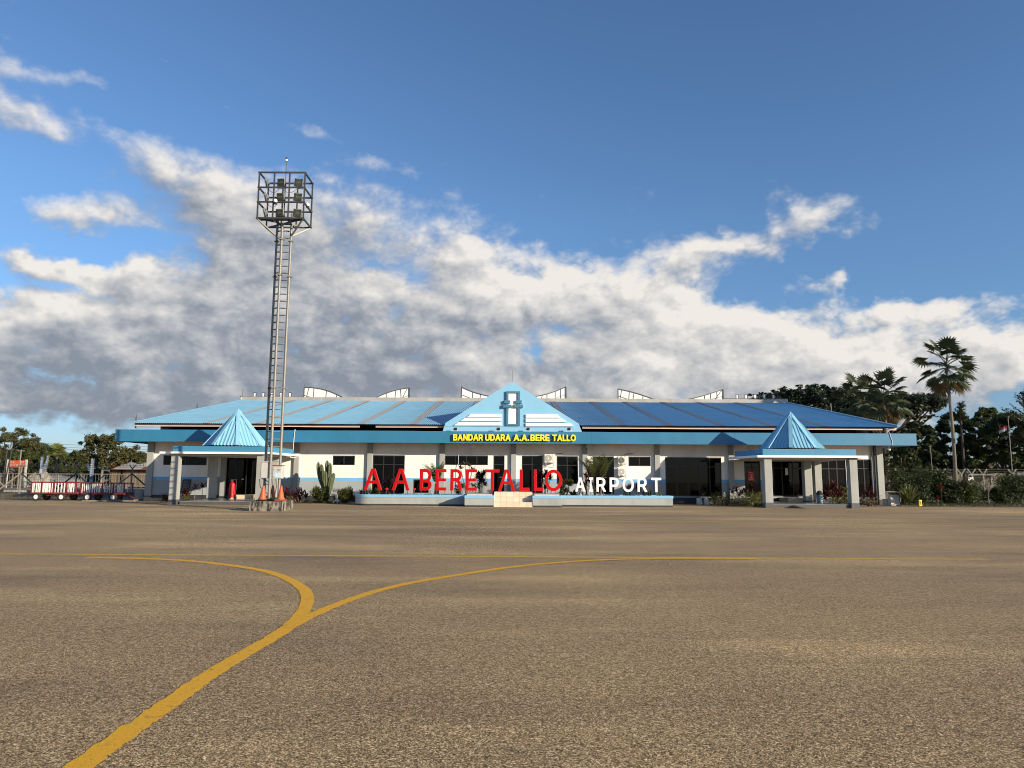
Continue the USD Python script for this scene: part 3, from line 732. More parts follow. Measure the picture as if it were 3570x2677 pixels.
# porches at both ends of the front
def porch(cx, side, lab):
    """side: -1 left, +1 right. Front parapet, slab, columns, floor, eight-sided metal roof."""
    t = thing('entrance_porch', lab, 'porch', (cx, 39.2, 0))
    yf = 37.4
    if side < 0:
        px0, px1, s0, s1 = at(602, 1565, yf)[0], at(927.5, 1565, yf)[0], at(557, 1578, yf)[0], at(929, 1578, yf)[0]
        zt, zb, zs = at(765, 1555.3, yf)[2], at(765, 1574.8, yf)[2], at(765, 1582.3, yf)[2]
        back1 = at(1026, 1540, YF)[0]; backs1 = at(1046, 1590, YF - .1)[0]; back0 = px0 - .7; backs0 = s0 - .4
        floor = (at(614, 1760, 37.6)[0] + .1, at(925, 1760, 37.6)[0])
    else:
        px0, px1, s0, s1 = at(2660, 1575, yf)[0], at(2986, 1575, yf)[0], at(2640, 1590, yf)[0], at(3026, 1595, yf)[0]
        zt, zb, zs = at(2823, 1565.5, yf)[2], at(2823, 1587.3, yf)[2], at(2823, 1595.3, yf)[2]
        back0 = at(2561, 1545, YF)[0]; backs0 = at(2540, 1601, YF - .1)[0]; back1 = px1 + .3; backs1 = s1 + .2
        floor = (at(2690, 1765, 37.6)[0], at(2985, 1765, 37.6)[0])
    yb = YF - .004
    ring = [(px0, yf + .04), (px1, yf + .04), (back1, yb), (back0, yb)]
    inner = affinity.scale(Polygon(ring), .965, .93)
    obj('parapet', flat(Polygon(ring).difference(inner), zb, zt - zb), 'porch_blue', t)
    sl = Polygon([(s0, yf - .03), (s1, yf - .03), (backs1, yb), (backs0, yb)])
    obj('slab', flat(sl, zs, zb - zs - .003), 'slab_white', t)
    obj('ceiling', flat(affinity.scale(Polygon([(s0 + .35, yf + .3), (s1 - .35, yf + .3), (s1, YW - .02), (s0 + .2, YW - .02)]), .98, 1), zs - .08, .07), 'soffit_grey', t)
    cw = .205
    cols = ((at(606, 1650, 37.6)[0], 37.6), (at(906, 1650, 37.6)[0], 37.6), (at(736, 1650, 40.2)[0], 40.2), (at(955, 1650, 40.2)[0], 40.2)) if side < 0 else \
        ((at(2679, 1650, 37.6)[0], 37.6), (at(2977, 1650, 37.6)[0], 37.6), (at(2817, 1650, 41.2)[0], 41.2), (at(2853, 1650, 41.9)[0], 41.9))
    for x, y in cols:
        c = obj('column', rounded(x - cw, x + cw, y, y + 2 * cw, .26, zs - .005, .015), 'pillar_grey', t)
        obj('column_base', MB().box(x - cw - .008, x + cw + .008, y - .008, y + 2 * cw + .008, 0, .26), 'porch_riser', c)
    f0, f1 = floor
    obj('floor_riser', MB().box(f0, f1, 37.75, YW - .02, 0, .16), 'porch_riser', t)
    # polished slabs
    nx, ny = int((f1 - f0) / .6), 8
    gx, gy = np.linspace(f0 + .01, f1 - .01, nx + 1), np.linspace(37.73, YW - .03, ny + 1)
    for i in range(nx):
        for j in range(ny):
            obj('floor_tile', MB().box(gx[i] + .004, gx[i + 1] - .004, gy[j] + .004, gy[j + 1] - .004, .16, .185), 'porch_floor', t)
    # step up to the doors
    e0, e1 = (at(800, 1735, 42)[0], at(884, 1735, 42)[0]) if side < 0 else (at(2738, 1735, 42)[0], at(2802, 1735, 42)[0])
    sb = obj('door_step', MB().box(e0 + .01, e1 - .01, 41.6, YW - .03, .185, .40), 'grout', t)
    n = max(3, int((e1 - e0) / .4)); g = np.linspace(e0, e1, n + 1)
    for u, w in zip(g[:-1], g[1:]):
        obj('step_tile', MB().box(u + .004, w - .004, 41.585, 41.6, .19, .40), 'tile_cream', sb)
        obj('step_tile', MB().box(u + .004, w - .004, 41.58, YW - .04, .40, .415), 'tile_cream_pale', sb)
    # eight-sided roof of ribbed metal: base half-width 1.55
    base_z = zt + .06; apex_z = at(833 if side < 0 else 2752, 1428.7 if side < 0 else 1439.3, 39.2)[2]
    R = 1.56 / math.cos(PI / 8); ctr = np.array([cx, 39.2])
    ang = [PI / 8 + k * PI / 4 for k in range(8)]
    cr = [np.array([ctr[0] + R * math.cos(q), ctr[1] + R * math.sin(q), base_z]) for q in ang]; top = np.array([ctr[0], ctr[1], apex_z])
    for k in range(8):
        p, q = cr[k], cr[(k + 1) % 8]; mid = (p + q) / 2
        nrm = np.cross(q - p, top - p); nrm /= np.linalg.norm(nrm)
        e = (q - p) / np.linalg.norm(q - p); ups = top - mid; wd = np.linalg.norm(q - p)
        n = 56; s = np.linspace(0, 1, n + 1); v, fc = [], []
        ridge_h = np.where((np.arange(n + 1) % 8) < 3, .035, 0.0)
        for h, i in zip(ridge_h, range(n + 1)):
            b = p + (q - p) * s[i]; tlim = 1 - abs(s[i] - .5) * 2
            v += [b + nrm * h, b + ups * max(tlim - .02, 0) + nrm * h]
        i = np.arange(n) * 2
        fc = np.column_stack([i, i + 2, i + 3, i + 1])
        r = obj('roof_face', (np.array(v), fc), 'cone_roof_blue', t)
        obj('hip_cap', MB().bar(p + (top - p) * .005 + nrm * .02, top - (top - p) * .03 + nrm * .02, .20, .05, (p[0] - ctr[0], p[1] - ctr[1], .6)), 'cone_roof_blue', t)
    cap = MB().lathe([(0.0, apex_z + .10), (.32, apex_z - .30), (.32, apex_z - .33), (0, apex_z - .33)], (cx, 39.2, 0), 8); cap.turn(PI / 8, (cx, 39.2, 0))
    obj('finial_cap', cap, 'cone_roof_blue', t)
    obj('roof_eave', MB().lathe([(R * .97, base_z - .03), (R * .97, base_z - .06), (.05, base_z - .06)], (cx, 39.2, 0), 8).turn(PI / 8, (cx, 39.2, 0)), 'dark_gap', t)
    obj('roof_curb', MB().lathe([(R * .88, zb), (R * .88, base_z - .06)], (cx, 39.2, 0), 8).turn(PI / 8, (cx, 39.2, 0)), 'porch_blue', t)
    return t, cols


pl, cols_l = porch(at(827, 1500, 39.2)[0], -1, 'left entrance porch with ribbed pyramid roof, behind the floodlight tower')
pr, cols_r = porch(at(2757, 1500, 39.2)[0], 1, 'right entrance porch with ribbed pyramid roof, beside the red poster')
# name over the middle of the fascia: each letter a part
S = thing('fascia_lettering', 'yellow capital lettering with the airport name on the blue fascia below the pediment', 'sign', (at(1785, 1525, YF)[0], YF, 0))
def word(text, x0, x1, zlo, height, y, mat, parent, depth=.06, bold=True):
    """Letters of one word spread from x0 to x1, standing upright."""
    ms = [glyph(ch, height * .95, height * .035) for ch in text]
    ws = [m.bounds[2] - m.bounds[0] for m in ms]
    tot = sum(ws) + height * .05 * (len(text) - 1); k = (x1 - x0) / tot; x = x0
    for ch, m, w in zip(text, ms, ws):
        g = affinity.translate(affinity.scale(affinity.translate(m, -m.bounds[0], 0), k, 1, origin=(0, 0)), x, zlo + height * .03)
        o = obj('letter' if ch != '.' else 'full_stop', upright(g, y - depth, y), mat, parent)
        obj('letter_side', upright(g.buffer(-.004), y + .001, y + .07), 'lettering_back', o)
        x += w * k + height * .05 * k
zl = at(1600, 1350 + 684 / 3.687, YF)[2]; hh = at(1600, 1350 + 606 / 3.687, YF)[2] - zl
X4 = lambda z: at(1400 + z / 3.687, 1525, YF)[0]
X5 = lambda z: at(1900 + z / 3.687, 1525, YF)[0]
for wd, a, b in (('BANDAR', X4(665), X4(1048)), ('UDARA', X4(1075), X4(1402)), ('A.A.', X4(1440), X4(1640)), ('BERE', X4(1655), X4(1900)), ('TALLO', X5(92), X5(395))):
    word(wd, a, b, zl, hh, YF - .10, 'lettering_yellow', S, .05)
rails = MB()
for z in (zl + hh * .3, zl + hh * .7): rails.box(X4(665), X5(395), YF - .06, YF - .03, z - .012, z + .012)
for q in np.linspace(X4(670), X5(390), 12): rails.box(q - .01, q + .01, YF - .10, YF + .002, zl + hh * .3, zl + hh * .7)
obj('mounting_rail', rails, 'emblem_teal', S)
# ------------------------------------------------------------------ planter with steps
YPL, YBL = 37.87, 36.85
Q = thing('planter', 'long grey planter with pale blue cap and tiled steps in front of the terminal', 'planter', (0, YPL, 0))
zc1 = at(1450, 1724, YPL)[2]; zc0 = zc1 - .135; zbase = .09
xl, xr = at(1228, 1740, YPL)[0], at(2346, 1745, YPL)[0]
b0, b1 = at(1620, 1745, YBL)[0], at(1721, 1745, YBL)[0]
b2, b3 = at(1857, 1745, YBL)[0], at(1958, 1745, YBL)[0]
YBK = 39.75
def body(x0, x1, y0, y1, rl=0):
    p = sbox(x0, y0, x1, y1)
    if rl: p = unary_union([sbox(x0 + rl, y0, x1, y1), sbox(x0, y0 + rl, x0 + rl + .01, y1), Point(x0 + rl, y0 + rl).buffer(rl, 16)])
    return p
left = body(xl, b0 + .05, YPL, YBK, .85); right = body(b3 - .05, xr, YPL, YBK)
for p, nm in ((left, 'long left run with a rounded end'), (right, 'right run with a square end')):
    ins = p.buffer(-.16)
    obj('planter_wall', flat(p.difference(ins), zbase, zc0 - zbase), 'planter_grey', Q, label=nm)
    obj('planter_cap', flat(p.buffer(.02).difference(ins), zc0, zc1 - zc0), 'planter_cap', Q)
    obj('planter_foot', flat(p.buffer(-.012), 0, zbase), 'plinth_black', Q)
    obj('planter_soil', flat(ins, zc0 - .2, .17), 'soil', Q)
for x0, x1 in ((b0, b1), (b2, b3)):
    p = sbox(x0, YBL, x1, YBK + .1)
    obj('step_block', flat(p, zbase, zc0 - zbase), 'planter_grey', Q)
    obj('block_cap', flat(p.buffer(.02), zc0, zc1 - zc0), 'planter_cap', Q)
    obj('block_foot', flat(p.buffer(-.012), 0, zbase), 'plinth_black', Q)
    obj('block_top', flat(sbox(x0 + .1, YBL + .15, x1 - .1, YBK), zc1, .06), 'stone_pale', Q)
zs = [0, .255, .505, .75]
ysx = [YBL + .03, YBL + .36, YBL + .70, YBK + .3]
for k in range(3):
    tier = obj('step', MB().box(b1 + .002, b2 - .002, ysx[k] + .012, YBK + .3, zs[k], zs[k + 1] - .012), 'grout', Q)
    n = 6; g = np.linspace(b1 + .004, b2 - .004, n + 1)
    for i in range(n):
        obj('tile', MB().box(g[i] + .004, g[i + 1] - .004, ysx[k], ysx[k] + .012, zs[k] + .004, zs[k + 1] - .014), 'tile_cream' if (i * 7 + k * 3) % 4 else 'tile_cream_pale', tier)
        obj('tile', MB().box(g[i] + .004, g[i + 1] - .004, ysx[k], ysx[k + 1] - .004, zs[k + 1] - .012, zs[k + 1]), 'tile_cream_pale', tier)
# ------------------------------------------------------------------ the standing letters
YL = 38.55
def stroke(pts, w): return LineString(pts).buffer(w / 2, cap_style=2, join_style=2)
def red_letter(ch, wd, h, w):
    c = []
    if ch == 'A': c = [Polygon([(0, 0), (w * 1.06, 0), (wd * .5 + w * .08, h - w * .9), (wd * .5 - w * .08, h - w * .9), (wd * .5 + w * .55, h), (wd * .5 - w * .55, h)])] if 0 else []
    if ch == 'A':
        out = Polygon([(0, 0), (w * 1.02, 0), (wd * .5, h * .86), (wd - w * 1.02, 0), (wd, 0), (wd * .5 + w * .62, h), (wd * .5 - w * .62, h)])
        c = [out, sbox(wd * .20, h * .31, wd * .80, h * .31 + w * .92)]
    if ch == 'B':
        for z0, z1, r in ((0, h * .52, 1.0), (h * .52 - w, h, .93)):
            o = unary_union([sbox(0, z0, wd * .5, z1), affinity.scale(Point(wd * .5, (z0 + z1) / 2).buffer(1, 24), wd * .5 * r, (z1 - z0) / 2)])
            i = unary_union([sbox(w, z0 + w, wd * .5, z1 - w), affinity.scale(Point(wd * .5, (z0 + z1) / 2).buffer(1, 24), wd * .5 * r - w, (z1 - z0) / 2 - w)])
            c.append(o.difference(i))
    if ch == 'E': c = [sbox(0, 0, w, h), sbox(0, 0, wd, w), sbox(0, h - w, wd, h), sbox(0, h * .5 - w / 2, wd * .97, h * .5 + w / 2)]
    if ch == 'R':
        z0, z1 = h * .44, h
        o = unary_union([sbox(0, z0, wd * .5, z1), affinity.scale(Point(wd * .5, (z0 + z1) / 2).buffer(1, 24), wd * .48, (z1 - z0) / 2)])
        i = unary_union([sbox(w, z0 + w, wd * .5, z1 - w), affinity.scale(Point(wd * .5, (z0 + z1) / 2).buffer(1, 24), wd * .48 - w, (z1 - z0) / 2 - w)])
        c = [o.difference(i), sbox(0, 0, w, h), LineString([(wd * .55, h * .50), (wd - w * .9, h * .36), (wd - w * .5, 0)]).buffer(w / 2, cap_style=2, join_style=1).intersection(sbox(0, 0, 9, 9))]
    if ch == 'T': c = [sbox(0, h - w, wd, h), sbox(wd / 2 - w / 2, 0, wd / 2 + w / 2, h)]
    if ch == 'L': c = [sbox(0, 0, w, h), sbox(0, 0, wd, w)]
    if ch == 'O':
        e = Point(wd / 2, h / 2).buffer(1, 40)
        c = [affinity.scale(e, wd / 2, h / 2).difference(affinity.scale(e, wd / 2 - w, h / 2 - w))]
    if ch == '.': c = [Point(wd / 2, wd / 2).buffer(wd / 2, 16)]
    return unary_union(c).buffer(.002)


zr0 = at(1600, 1350 + 1328 / 3.687, YL)[2]; hr = at(1600, 1350 + 1052 / 3.687, YL)[2] - zr0
XA = lambda z: at(1200 + z / 4.424, 1680, YL)[0]
XB = lambda z: at(1400 + z / 3.687, 1680, YL)[0]
XC = lambda z: at(1850 + z / 4.424, 1690, YL)[0]
reds = [('A', XA(300), XA(582), 'leftmost red letter A, over the rounded end of the planter'), ('.', XA(638), XA(674), 'red round full stop right of the leftmost letter A'), ('A', XA(733), XA(1007), 'second red letter A from the left, before the tall window'),
        ('.', XA(1066), XA(1100), 'red round full stop just left of the letter B'), ('B', XA(1165), XA(1347), 'red letter B, the only B standing in the planter'), ('E', XA(1410), XA(1572), 'red letter E between letters B and R, before the young palm'),
        ('R', XA(1635), XA(1815), 'red letter R standing between two red letters E'), ('E', XA(1872), XA(2046), 'red letter E standing left of the red shrub and the T'), ('T', XB(1076), XB(1255), 'red letter T, tallest stroke before the narrow door'),
        ('A', XB(1240), XB(1462), 'red letter A above the tiled steps, between T and L'), ('L', XB(1518), XB(1645), 'red letter L right of the letter A above the steps'), ('L', XB(1700), XB(1822), 'red letter L just left of the big red O'), ('O', XB(1842), XB(2065), 'big red letter O at the end of the red letters')]
WL = .165
for ch, xa, xb, lab in reds:
    t = thing('red_letter' if ch != '.' else 'red_full_stop', lab, 'letter' if ch != '.' else 'full stop', (xa, YL, .7), 'red letters standing in the planter')
    g = red_letter(ch, xb - xa, hr, WL)
    if ch in 'E' and False: pass
    g = affinity.translate(g, xa, zr0)
    obj('casing', upright(g, YL, YL + .14), 'letter_edge', t)
    obj('face', upright(g.buffer(-.009), YL - .006, YL - .001), 'letter_red', t)
    zsoil = zc0 - .05
    bx = g.bounds; ys = [xa + (xb - xa) * .12, xa + (xb - xa) * .88] if ch in 'ABERO' else ([xa + WL / 2, xa + (xb - xa) * .9] if ch == 'L' else [(xa + xb) / 2])
    for q in ys:
        ztop = zr0 + (.02 if ch != 'O' else .02 + .0)
        if ch == 'O': q = (xa + xb) / 2 + (q - (xa + xb) / 2) * .35; ztop = zr0 + .06
        zfoot = .75 if b1 < q < b2 else zsoil
        obj('leg', MB().box(q - .017, q + .017, YL + .05, YL + .084, zfoot, ztop), 'steel_dark', t)
zw0 = at(2150, 1560 + 684 / 4.424, YL)[2]; hw = at(2150, 1560 + 463 / 4.424, YL)[2] - zw0
whites = [('A', 690, 845, 'white letter A, first letter of the white word'), ('I', 903, 957, 'white letter I, a plain upright bar'), ('R', 1016, 1160, 'white letter R left of the P, before the tall palm tuft'), ('P', 1220, 1362, 'white letter P, the only P in the planter'),
          ('O', 1420, 1592, 'white letter O between P and R'), ('R', 1650, 1797, 'white letter R left of the final T'), ('T', 1863, 2015, 'white letter T at the right end of the planter')]
for ch, a, b, lab in whites:
    xa, xb = XC(a), XC(b)
    t = thing('white_letter', lab, 'letter', (xa, YL, .7), 'white letters standing in the planter')
    m = meshkit.text_mesh(ch, 1.0, .12, True); v = np.array(m.vertices); lo, hi = m.bounds
    k = (xb - xa) / (hi[0] - lo[0]); kz = hw / (hi[1] - lo[1])
    v = np.stack([(v[:, 0] - lo[0]) * k + xa, YL + .12 - v[:, 2], (v[:, 1] - lo[1]) * kz + zw0], 1)
    obj('face', (v, m.faces), 'letter_white', t)
    for q in ([xa + .12, xb - .12] if ch in 'AR' else [(xa + xb) / 2] if ch in 'ITO' else [xa + .12]):
        obj('leg', MB().box(q - .017, q + .017, YL + .04, YL + .074, zc0 - .05, zw0 + .02), 'steel_dark', t)
# ------------------------------------------------------------------ floodlight tower
YT = 32.1
tx = at(937, 1750, YT)[0]
TW = thing('floodlight_tower', 'tall three-pipe steel floodlight mast with lamp cage on a stained concrete block', 'light mast', (tx, YT, 0))
legs = [np.array([tx, YT]), np.array([tx + .34, YT + .28]), np.array([tx - .33, YT + .30])]
bx0, bx1 = at(870, 1760, 31.4)[0], at(982, 1760, 31.4)[0]
blk = trimesh.creation.box((bx1 - bx0, 1.7, .42)); blk = blk.subdivide().subdivide().subdivide().subdivide()
v = np.array(blk.vertices); v += (( bx0 + bx1) / 2, 32.2, .21); nz = (meshkit.fbm(v * 4, 4, 3) - .5) * .09; v[:, 1] += nz * (v[:, 1] < 31.6); v[:, 2] += nz * .5 * (v[:, 2] > .3); v[:, 0] += nz * .6
obj('base_block', (v, blk.faces), 'concrete', TW, smooth=40)
zl = lambda py: at(950, py, YT + .15)[2]
ztop = zl(742)
for i, p in enumerate(legs):
    l = obj('pipe', MB().tube([(p[0], p[1], .40), (p[0], p[1], zl(1352)), (p[0], p[1], zl(961)), (p[0], p[1], ztop)], [.066, .062, .058, .055], 14), 'galvanised', TW, smooth=True)
    obj('foot_plate', MB().box(p[0] - .13, p[0] + .13, p[1] - .13, p[1] + .13, .40, .425), 'galv_dark', l)
for py in (837, 961, 1352):
    z = zl(py)
    for p in legs:
        obj('flange', MB().lathe([(.03, z - .035), (.19, z - .035), (.19, z - .012), (.03, z - .012)], (p[0], p[1], 0), 3).lathe([(.03, z + .004), (.17, z + .004), (.17, z + .028), (.03, z + .028)], (p[0], p[1], 0), 3), 'galv_dark', TW)
z = 1.15; k = 0
while z < ztop - .1:
    for i, j in ((0, 1), (0, 2), (1, 2)):
        a, b = legs[i], legs[j]
        obj('rung', MB().tube([(*a, z), (*b, z + (.0))], .017, 6), 'galvanised' if i == 0 and j == 1 else 'galv_dark', TW)
    z += .338
yfr, ybk = 31.6, 32.85
fx0, fx1 = at(900, 690, yfr)[0], at(1060, 690, yfr)[0]
zz = [at(980, q, yfr)[2] for q in (760, 704, 653, 601)]
cx = (fx0 + fx1) / 2
def bars(name, segs, w=.055, mat='galv_dark'):
    for a, b in segs: obj(name, MB().bar(a, b, w), mat, TW)
for z in zz:
    bars('cage_rail', [((fx0 - .05, yfr, z), (fx1 + .05, yfr, z)), ((fx0 - .05, ybk, z), (fx1 + .05, ybk, z)), ((fx0, yfr, z - .004), (fx0, ybk, z - .004)), ((fx1, yfr, z - .004), (fx1, ybk, z - .004))], .065)
for x in np.linspace(fx0, fx1, 4):
    for y in (yfr, ybk): bars('cage_post', [((x, y + .003, zz[0] - .05), (x, y + .003, zz[-1]))], .06)
obj('cage_floor', MB().box(fx0, fx1, yfr + .05, yfr + .32, zz[0] - .02, zz[0] - .006), 'galv_dark', TW)
for a in ((fx0, yfr), (fx1, yfr), (fx0, ybk), (fx1, ybk)):
    best = min(legs, key=lambda p: (p[0] - a[0]) ** 2 + (p[1] - a[1]) ** 2)
    bars('cage_strut', [((a[0], a[1], zz[0] - .03), (best[0], best[1], zz[0] - .62))], .06, 'galvanised')
bars('cage_beam', [((fx0, yfr, zz[0] - .03), (fx1, ybk, zz[0] - .03)), ((fx1, yfr, zz[0] - .035), (fx0, ybk, zz[0] - .035)), ((cx - .25, yfr, zz[0] - .03), (cx - .25, ybk, zz[0] - .03)), ((cx + .3, yfr, zz[0] - .03), (cx + .3, ybk, zz[0] - .03))], .06)
for r in range(3):
    z = zz[r] + .03
    for c, (x, yaw) in enumerate(((fx0 + .28, -1.25), (cx - .07, -.06), (fx1 - .33, .42))):
        o = np.array([x, yfr + .16, z + .26])
        def put(m): return m.turn(.26, (0, 0, 0), (1, 0, 0)).turn(yaw, (0, 0, 0)).shift(o)
        lamp = obj('floodlight', put(rounded(-.185, .185, -.04, .05, -.18, .2, .02).tm(rounded(-.11, .11, .05, .14, -.1, .12, .02).mesh() and trimesh.Trimesh(*rounded(-.11, .11, .05, .14, -.1, .12, .02).mesh(), process=False))), 'lamp_body', TW)
        obj('reflector', put(MB().box(-.155, .155, -.044, -.041, -.15, .17)), 'reflector', lamp)
        obj('lamp_glass', put(MB().box(-.16, .16, -.052, -.047, -.155, .175)), 'lamp_glass', lamp)
        obj('lamp_tube', put(MB().box(-.10, .10, -.0475, -.0445, -.02, .06)), 'panel_white', lamp)
        obj('bracket', put(MB().bar((-.2, 0, .02), (-.2, .02, -.25), .025).bar((.2, 0, .02), (.2, .02, -.25), .025).bar((-.21, .02, -.25), (.21, .02, -.25), .025)), 'steel_dark', lamp)
for (px, py, y, s) in ((960, 705, yfr - .06, 1), (1072, 718, yfr + .5, -1)):
    o = at(px, py, y)
    cm = obj('security_camera', MB().lathe([(0, .14), (.075, .13), (.085, .04), (.075, 0)], o, 14), 'camera_white', TW, smooth=40)
    obj('lens_dome', MB().lathe([(.068, 0), (.07, -.05), (.05, -.10), (0, -.12)], o, 14), 'rubber', cm, smooth=True)
    obj('arm', MB().bar(o + (0, .02, .09), o + (-.02 if s > 0 else -.3, .16, .12), .045), 'camera_white', cm)
bx = at(997, 600, yfr + .6)
zt = at(997, 560, yfr + .6)[2]
bm = obj('beacon_mast', MB().tube([(bx[0], yfr + .6, zz[2]), (bx[0], yfr + .6, zt)], .017, 6).tube([(bx[0], yfr + .6, zz[1] - .3), (bx[0], yfr + .6, zz[2] + .6)], .028, 6), 'steel_dark', TW)
obj('beacon_base', MB().lathe([(0, zt - .02), (.06, zt - .02), (.06, zt + .06), (0, zt + .06)], (bx[0], yfr + .6, 0), 12), 'camera_white', bm)
obj('beacon_lamp', MB().lathe([(.05, zt + .06), (.05, zt + .13), (.03, zt + .18), (0, zt + .19)], (bx[0], yfr + .6, 0), 12), 'frame_bronze', bm)
# hanging cables in the cage
for (x0, x1, z) in ((fx0 + .4, cx - .15, zz[2]), (cx, fx1 - .4, zz[2]), (fx0 + .4, cx - .2, zz[1])):
    s = np.linspace(0, 1, 10); obj('cable', MB().tube(np.column_stack([x0 + (x1 - x0) * s, np.full(10, yfr + .12), z - .03 - .7 * s * (1 - s)]), .011, 5), 'rubber', TW)
# switch boxes on the legs
def swbox(px0, px1, py0, py1, y, d, mat, roof, lab):
    a, b = at(px0, py1, y), at(px1, py0, y)
    w = obj('switch_box', rounded(a[0], b[0], y, y + d, a[2], b[2], .012), mat, TW, label=lab)
    obj('box_lid', MB().box(a[0] - .05, b[0] + .03, y - .05, y + d + .02, b[2] + .002, b[2] + .03), roof, w)
    obj('box_door', MB().box(a[0] + .03, b[0] - .03, y - .012, y - .001, a[2] + .03, b[2] - .03), 'box_white' if mat != 'box_grey' else 'box_white', w)
    return w, a, b
w, a, b = swbox(907, 937, 1610, 1667, YT + .02, .32, 'box_white', 'box_white', 'left switch box on the mast')
obj('box_bracket', MB().bar((a[0], YT + .2, a[2]), (legs[0][0], YT + .1, a[2] - .2), .03), 'steel_dark', w)
w, a, b = swbox(949, 984, 1624, 1668, YT + .12, .30, 'box_white', 'rusty_edge', 'right switch box with a rusty lid and blue notice')
obj('notice', MB().box(a[0] + .10, b[0] - .05, YT + .103, YT + .106, a[2] + .05, a[2] + .26), 'paper_blue', w)
for q in (.55, .68, .80): obj('dial', MB().lathe([(0, 0), (.028, 0), (.028, .02), (0, .02)], (0, 0, 0), 10).turn(PI / 2, (0, 0, 0), (1, 0, 0)).shift((a[0] + (b[0] - a[0]) * q, YT + .107, b[2] - .17)), 'box_grey', w)
for px in (905, 948, 962): p = at(px, 1670, YT + .25); obj('cable', MB().tube([p, p + (.03, .05, -.35), (legs[0][0] + .1, YT + .3, .45)], .016, 5), 'rubber', TW)


# ------------------------------------------------------------------ traffic cones and tyre on the block
def cone(loc, lab, tilt=0):
    t = thing('traffic_cone', lab, 'traffic cone', loc, 'orange cones on the mast block')
    c = np.asarray(loc, float)
    g = np.linspace(0, 1, 12)
    obj('cone_body', MB().lathe([(.165 - .125 * s, .05 + .60 * s) for s in g] + [(.03, .652), (0, .652)], c, 20).turn(tilt, c, (0, 1, 0)), 'cone_orange', t, smooth=40)
    obj('cone_base', rounded(c[0] - .21, c[0] + .21, c[1] - .21, c[1] + .21, c[2], c[2] + .05, .015), 'rubber' if tilt else 'cone_orange', t)
    obj('cone_ring', MB().lathe([(.17, .06), (.19, .075), (.17, .11), (.145, .12)], c, 20), 'cone_orange', t, smooth=True)
    return t
zb = .44
p = at(914, 1750, 31.75); cone((p[0], 31.75, zb), 'faded orange traffic cone left of the front mast pipe', .05)
p = at(978, 1750, 31.85); cone((p[0], 31.85, zb), 'brighter orange traffic cone right of the mast pipes')
p = at(949, 1750, 32.7); cone((p[0], 32.7, zb), 'orange traffic cone half hidden between the mast pipes')
p = at(957, 1750, 31.75)
tg = np.linspace(0, 2 * PI, 25)
ty = thing('old_tyre', 'black tyre lying on the concrete block between cones', 'tyre', (p[0], 31.9, zb))
obj('tyre_body', MB().lathe([(.11, .03), (.13, 0), (.22, 0), (.25, .04), (.25, .10), (.22, .13), (.13, .13), (.11, .10), (.11, .03)], (p[0], 31.9, zb), 24), 'rubber', ty, smooth=50)


# ------------------------------------------------------------------ things on and by the wall
def ac_unit(px0, px1, py0, py1, lab, first):
    y0 = YW - .42
    a, b = at(px0, py1, y0), at(px1, py0, y0)
    t = thing('air_conditioner', lab, 'air conditioner', ((a[0] + b[0]) / 2, y0, a[2]), 'outdoor air conditioner units on the front wall')
    w, h = b[0] - a[0], b[2] - a[2]
    obj('casing', rounded(a[0], b[0], y0, y0 + .28, a[2], b[2], .015), 'unit_white', t)
    r = min(h * .43, w * .33); cx, cz = a[0] + w * .36, a[2] + h * .5
    disc = lambda m: m.turn(PI / 2, (0, 0, 0), (1, 0, 0)).shift((cx, y0, cz))
    obj('fan_opening', disc(MB().lathe([(0, .004), (r, .004), (r, .001)], sides=28)), 'unit_grille', t)
    gr = MB()
    for q in np.linspace(.25, 1, 6): gr.lathe([(r * q - .006, .012), (r * q + .006, .012), (r * q + .006, .020), (r * q - .006, .020), (r * q - .006, .012)], sides=28)
    gr.lathe([(0, .024), (r * .2, .024), (r * .2, .010)], sides=16)
    for k in range(12):
        an = k * PI / 6; gr.bar((r * .15 * math.cos(an), r * .15 * math.sin(an), .014), (r * math.cos(an), r * math.sin(an), .014), .008)
    obj('fan_grille', disc(gr), 'unit_white' if first else 'unit_grille', t)
    obj('end_panel', MB().box(a[0] + w * .76, b[0] - .012, y0 - .01, y0 - .001, a[2] + .03, b[2] - .03), 'unit_white', t)
    for q in (.15, .85): obj('bracket', MB().box(a[0] + w * q - .02, a[0] + w * q + .02, y0 - .02, YW + .0, a[2] - .05, a[2] - .01).bar((a[0] + w * q, YW - .02, a[2] - .3), (a[0] + w * q, y0 + .02, a[2] - .05), .025), 'unit_white', t)
    return t, a, b
t, a, b = ac_unit(1898, 1936, 1583, 1612, 'air conditioner unit by itself, above the red letter O', True)
obj('pipe', MB().tube([(b[0] - .05, YW - .2, b[2] - .02), (b[0] + .1, YW - .15, b[2] + .02), (b[0] + .42, YW - .03, b[2] + .06), (b[0] + .43, YW, b[2] + .06)], .02, 6), 'galv_dark', t)
t, a, b = ac_unit(2154.5, 2186, 1592, 1617, 'upper air conditioner unit of the stacked pair, with a dark fan', False)
obj('pipe', MB().tube([(b[0] - .1, YW - .2, b[2]), (b[0] - .05, YW - .15, b[2] + .14), (b[0] + .1, YW - .1, b[2] + .18), (b[0] + .45, YW - .02, b[2] + .18)], .028, 6), 'galv_dark', t)
ac_unit(2154.5, 2187, 1631, 1657, 'lower air conditioner unit of the stacked pair, above the letter P', True)
p = at(2046, 1559, YW - .25)
t = thing('dome_camera', 'small white security camera under the fascia at a pillar', 'camera', p)
obj('housing', MB().lathe([(0, .08), (.06, .07), (.075, 0), (.06, -.02)], p, 14).bar(p + (0, 0, .07), p + (0, 0, zf0 + .1 - p[2]), .03), 'camera_white', t, smooth=40)
obj('lens', MB().lathe([(.055, -.02), (.045, -.06), (0, -.08)], p, 12), 'rubber', t, smooth=True)
p = at(3100, 1566, YW - 1.0)
